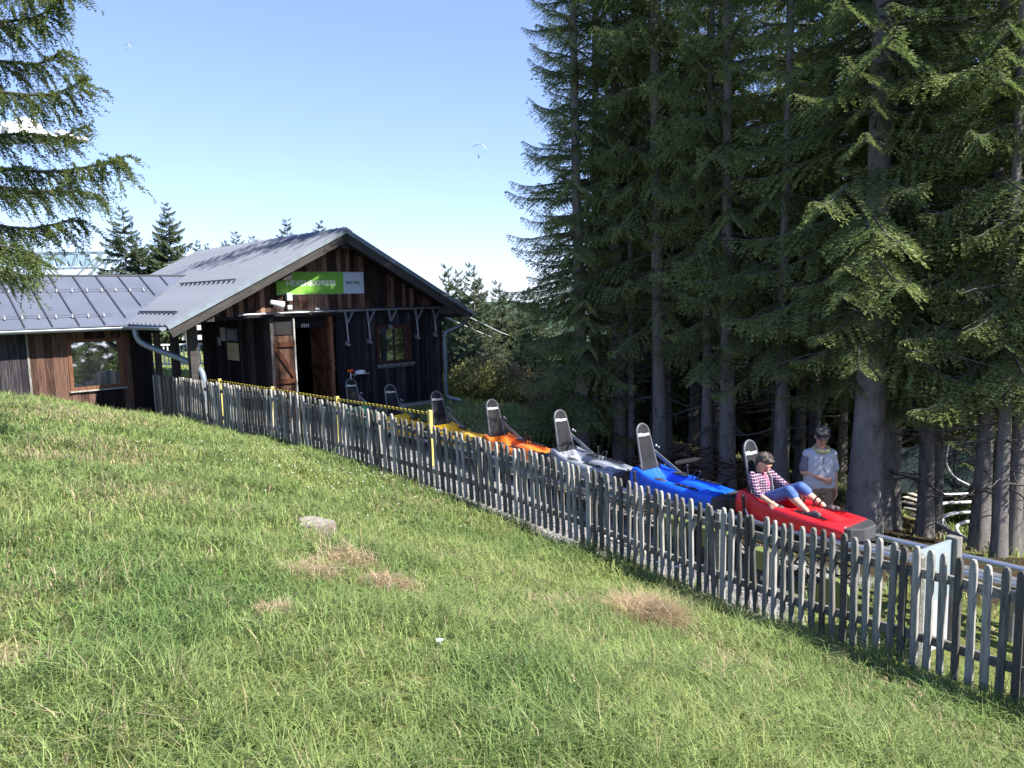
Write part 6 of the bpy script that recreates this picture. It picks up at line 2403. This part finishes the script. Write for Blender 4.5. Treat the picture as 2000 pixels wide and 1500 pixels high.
# white flower heads
for i, (px, py, Y, lb) in enumerate([(1284, 1098, 8.35, 'white flower umbel at the fence foot, left of two'), (1323, 1106, 8.1, 'white flower umbel at the fence foot, right of two'), (862, 1366, 3.95, 'white flower umbel alone in the near meadow')]):
    p = at(px, py, Y)
    g = gz(p.x, p.y)
    o = empty('yarrow', (p.x, p.y, g))
    tag(o, lb, 'flower', 'white flowering yarrow')
    hgt = max(0.08, p.z - g)
    MB().tube([(0, 0, -0.02), (0.01, 0.0, hgt * 0.5), (0, 0, hgt)], 0.003, 5).build('stalk', M['stalk'], o)
    m = MB()
    for k in range(16):
        a = random.uniform(0, 6.28); rr = random.uniform(0, 0.038) * (1.0 if Y > 6 else 0.55)
        m.tube([(rr * math.cos(a) * .4, rr * math.sin(a) * .4, hgt - 0.02), (rr * math.cos(a), rr * math.sin(a), hgt)], 0.0012, 3)
        m.ball((rr * math.cos(a), rr * math.sin(a), hgt + random.uniform(0, 0.005)), (0.010, 0.010, 0.004) if Y > 6 else (0.006, 0.006, 0.003), 6, 4)
    m.build('flower_head', M['flower_white'], o)

# ------------------------------------------------------------------ curved track in the clearing
cvc = at(1990, 1046, 12.9)
cv = empty('curved_track', (cvc.x, cvc.y, cvc.z))
tag(cv, 'curved pale coaster track loop with walkway boards in the clearing at the right', 'coaster track')


def arc(rx, ry, z, a0, a1, k=30):
    return [(rx * math.cos(a0 + (a1 - a0) * i / k) + 0.0, ry * math.sin(a0 + (a1 - a0) * i / k), z + 0.0) for i in range(k + 1)]


for rx, ry, z in ((1.22, 2.3, 0.12), (1.10, 1.95, 0.05), (1.00, 1.6, -0.05), (0.80, 1.25, -0.12)):
    m = MB()
    pts = [(2.6, ry, z + 0.02)] + arc(rx, ry, z, R(90), R(262))
    m.tube(smooth_path(pts, 2), 0.034, 8)
    m.build('rail_tube', M['rail_white'], cv)
for k in range(15):
    a = R(92 + 11 * k)
    m = MB()
    m.bar((1.45 * math.cos(a), 2.75 * math.sin(a), 0.10), (1.24 * math.cos(a), 2.35 * math.sin(a), 0.10), 0.14, 0.03)
    if math.sin(a) > 0.1: m.build('walkway_board', M['light_plank'], cv)
for k in range(8):
    m = MB()
    m.box((0.9 + k * 0.22, 2.38, 0.09), (1.06 + k * 0.22, 2.75, 0.12))
    m.build('walkway_board', M['light_plank'], cv)
for k in range(8):
    m = MB()
    x = -0.18 + 0.055 * (7 - k) * -1
    m.bar((-0.48 + k * 0.055, -1.55 + k * 0.17, -0.40 + k * 0.045), (-0.16 + k * 0.055, -1.55 + k * 0.17, -0.40 + k * 0.045), 0.13, 0.025)
    m.build('step', M['light_plank'], cv)
m = MB()
for (x, y) in ((-1.0, 0.6), (-0.4, 1.8), (0.6, 2.2), (1.6, 2.2), (2.4, 2.2), (-0.9, -0.8), (0.6, 1.2), (1.4, 1.3)):
    m.tube([(x, y, 0.05), (x, y, -0.9)], 0.03, 6)
    m.tube([(x, y, 0.0), (x + 0.4, y + 0.1, -0.75)], 0.02, 6)
tag(m.build('supports', M['dull_steel'], cv), kind='stuff')
nt_o = empty('safety_net', (cvc.x, cvc.y + 2.9, cvc.z - 0.95))
tag(nt_o, 'dark green safety net on thin posts behind the curved track', 'net')
m = MB()
nn = 12
for k in range(nn):
    a, b = -1.15 + k * 0.42, -1.15 + (k + 1) * 0.42
    m.box((a, 0.02 * math.sin(k), 0.95), (b, 0.02 * math.sin(k) + 0.006, 1.98 - 0.05 * math.sin((k + .5) * 1.3)))
m.build('net', M['net'], nt_o)
for x in (-1.16, 1.1, 3.0):
    m = MB(); m.tube([(x, -0.03, 0.3), (x, -0.03, 2.05)], 0.022, 8); m.build('post', M['dull_steel'], nt_o)
m = MB()
m.tube(smooth_path([(0.35, -0.06, 2.0), (0.32, -0.06, 1.6), (0.5, -0.06, 1.3), (0.8, -0.08, 1.12)]), 0.02, 6)
m.build('hose', M['rail_white'], nt_o)

# ------------------------------------------------------------------ far background
# lattice platform
tc_ = at(115, 560, 48)
tz = empty('lattice_platform', (tc_.x, tc_.y, 0), R(8))
tag(tz, 'pale blue steel lattice platform far behind the left wing roof', 'structure')
tt, tb = 7.25, 5.2
m = MB()
xs = [-3.0 + 0.7 * i for i in range(9)]
for y in (0, 1.6):
    m.tube([(-3.0, y, tt), (2.75, y, tt)], 0.05, 6)
    m.tube([(-3.0, y, tt - 0.95), (2.1, y, tt - 0.95)], 0.04, 6)
    m.tube([(-3.0, y, tt - 1.5), (1.5, y, tt - 1.5)], 0.04, 6)
    for i, x in enumerate(xs[:-1]):
        m.tube([(x, y, tt), (x + 0.35, y, tt - 0.95)], 0.04, 6)
        m.tube([(x + 0.35, y, tt - 0.95), (x + 0.7, y, tt)], 0.04, 6)
    m.tube([(2.75, y, tt), (1.2, y, tb - 0.6)], 0.06, 6)
    m.tube([(2.75, y, tt), (1.0, y, tt - 1.5)], 0.05, 6)
    for x in (-2.0, -0.9, 0.3):
        m.tube([(x, y, tt - 1.5), (x + 0.3, y, tb - 0.8)], 0.05, 6)
for x in xs:
    m.tube([(x, 0, tt), (x, 1.6, tt)], 0.04, 6)
m.tube([(1.0, 0.8, tt - 1.5), (1.0, 0.8, 1.0)], 0.09, 8)
m.tube([(-2.0, 0.8, tt - 1.5), (-2.0, 0.8, 1.0)], 0.09, 8)
m.build('lattice', M['truss'], tz)
m = MB()
for i in range(7):
    m.box((-2.9 + i * 0.7, 0.05, tt - 0.85), (-2.3 + i * 0.7, 0.08, tt - 0.12))
m.build('screen', plain('pale_blue_screen', (0.24, 0.36, 0.44), rough=0.4), tz)

# white railing and benches seen through the porch
wr0, wr1 = at(298, 690, 27), at(398, 690, 27)
wr = empty('white_railing', (wr0.x - 1.0, wr0.y, 0))
tag(wr, 'white railing on the grass seen through the open porch', 'railing')
gy_ = gz(wr0.x, wr0.y)
for k in range(26):
    m = MB(); m.box((-0.02, -0.01, 0), (0.02, 0.01, 0.62)); m.build('bar', M['white'], wr, (k * 0.14, 0, gy_ + 0.25))
m = MB(); m.box((-0.1, -0.03, 0.88), (3.7, 0.03, 0.94)); m.box((-0.1, -0.03, 0.2), (3.7, 0.03, 0.26)); m.bar((1.2, -0.1, 0.85), (2.2, -0.1, 0.2), 0.04, 0.04)
m.build('rail', M['white'], wr, (0, 0, gy_))
bl = empty('chairlift_structure', (wr0.x - 0.5, wr0.y + 6, gz(wr0.x - .5, wr0.y + 6)))
tag(bl, 'white and grey slatted structure behind the railing, seen through the porch', 'structure')
m = MB()
for k in range(7):
    m.box((-1.0, 0, 0.6 + k * 0.42), (5.5, 0.12, 0.6 + k * 0.42 + 0.20))
m.build('slats', M['white'], bl)
m = MB()
for k in range(6):
    m.box((-0.8 + k * 1.15, -0.08, 0), (-0.7 + k * 1.15, 0.0, 3.7))
m.build('posts', M['dull_steel'], bl)
pr_ = hw(-2.5, 0.9, 1.55)
mo = empty('control_box', hw(-2.7, 1.5, 1.2), HA)
tag(mo, 'dark machine box with a raised spout behind the fence under the porch', 'machine')
m = MB(); m.box((-0.45, -0.15, 0), (0.45, 0.25, 0.72)); bevel(m.build('housing', M['dark_wood'], mo), 0.02)
m = MB(); m.tube(smooth_path([(0.05, 0, 0.7), (0.05, 0, 0.92), (0.10, 0, 1.0), (0.2, 0, 1.02)]), 0.035, 8); m.tube([(-0.35, -0.2, 0.8), (0.0, -0.2, 0.76)], 0.02, 6)
m.build('spout', M['dull_steel'], mo)

# cables on the slope
for i, (a, b, lb) in enumerate([((862, 616, 24), (1003, 674, 36), 'lower of two thin cables running down from the right eave'), ((905, 614, 25), (1018, 665, 37), 'upper of two thin cables running down from the right eave')]):
    A, B = at(*a), at(*b)
    m = MB(); m.tube([Vector((0, 0, 0)), (B - A) * 0.5 + Vector((0, 0, -0.05)), B - A], 0.02, 6)
    tag(m.build('cable', M['cable'], None, A), lb, 'cable', 'cables on the slope')

# paragliders
def paraglider(px, py, Y, span, lb, tiltx):
    c = at(px, py, Y)
    o = empty('paraglider', c)
    o.rotation_euler = (0, tiltx, 0)
    tag(o, lb, 'paraglider', 'paragliders in the sky')
    m = MB()
    K = 14
    top, bot = [], []
    for i in range(K + 1):
        a = R(200 - 220 * i / K) if False else R(170 - 160 * i / K)
        x, z = span / 2 * math.cos(a), span * 0.42 * math.sin(a)
        ch = span * 0.10 * math.sin(math.pi * (i + 1.2) / (K + 2.4))
        top += [(x, -ch, z), (x, 0, z + span * 0.03), (x, ch, z)]
        bot += [(x * 0.98, -ch, z - 0.05), (x * .98, 0, z - 0.1), (x * .98, ch, z - 0.05)]
    vs = top + bot; n = len(top); fs = []
    for i in range(K):
        for j in range(2):
            q = i * 3 + j
            fs.append((q, q + 1, q + 4, q + 3)); fs.append((n + q, n + q + 3, n + q + 4, n + q + 1))
    m.add(vs, fs, 0, True)
    m.build('canopy', M['para_white'], o)
    m = MB()
    for i in range(0, K + 1, 2):
        m.tube([top[i * 3 + 1], (0, 0, -span * 0.42)], span * 0.0012, 3, cap=False)
    m.build('lines', M['pilot'], o)
    m = MB()
    m.capsule((0, 0, -span * 0.42), (0, 0, -span * 0.52), span * 0.045, span * 0.04, 8)
    m.ball((0, 0, -span * 0.38), span * 0.022, 8, 6)
    m.tube([(0, 0, -span * 0.52), (0.1 * span, 0, -span * 0.56)], span * 0.02, 6)
    m.build('pilot', M['pilot'], o)


paraglider(936, 293, 380, 6.6, 'white and pink paraglider with a dark pilot high above the forest edge', R(6))
paraglider(249, 92, 900, 6.5, 'tiny distant paraglider near the top left beside the larch', R(20))
# a bright cumulus cloud low at the left, behind the larch
def cloud(px, py, Y, sc, lb):
    c = at(px, py, Y)
    m = MB()
    r = random.Random(px)
    for k in range(46):
        x = r.gauss(0, 1); z = abs(r.gauss(0, 0.35))
        m.ball((x * sc, r.gauss(0, 0.4) * sc, z * sc * (1.1 - 0.35 * abs(x))), (sc * r.uniform(.25, .5), sc * .35, sc * r.uniform(.14, .26)), 14, 10)
    o = m.build('cloud', None, None, c)
    cm = bpy.data.materials.new('cloud_white'); cm.use_nodes = True
    b = cm.node_tree.nodes['Principled BSDF']; b.inputs['Base Color'].default_value = (0.85, 0.83, 0.85, 1); b.inputs['Roughness'].default_value = 1
    o.data.materials.append(cm)
    rm = o.modifiers.new('fuse', 'REMESH'); rm.mode = 'VOXEL'; rm.voxel_size = sc * 0.06; rm.use_smooth_shade = True
    tag(o, lb, kind='structure')


cloud(40, 275, 6000, 170, 'bright white cloud low behind the larch boughs')
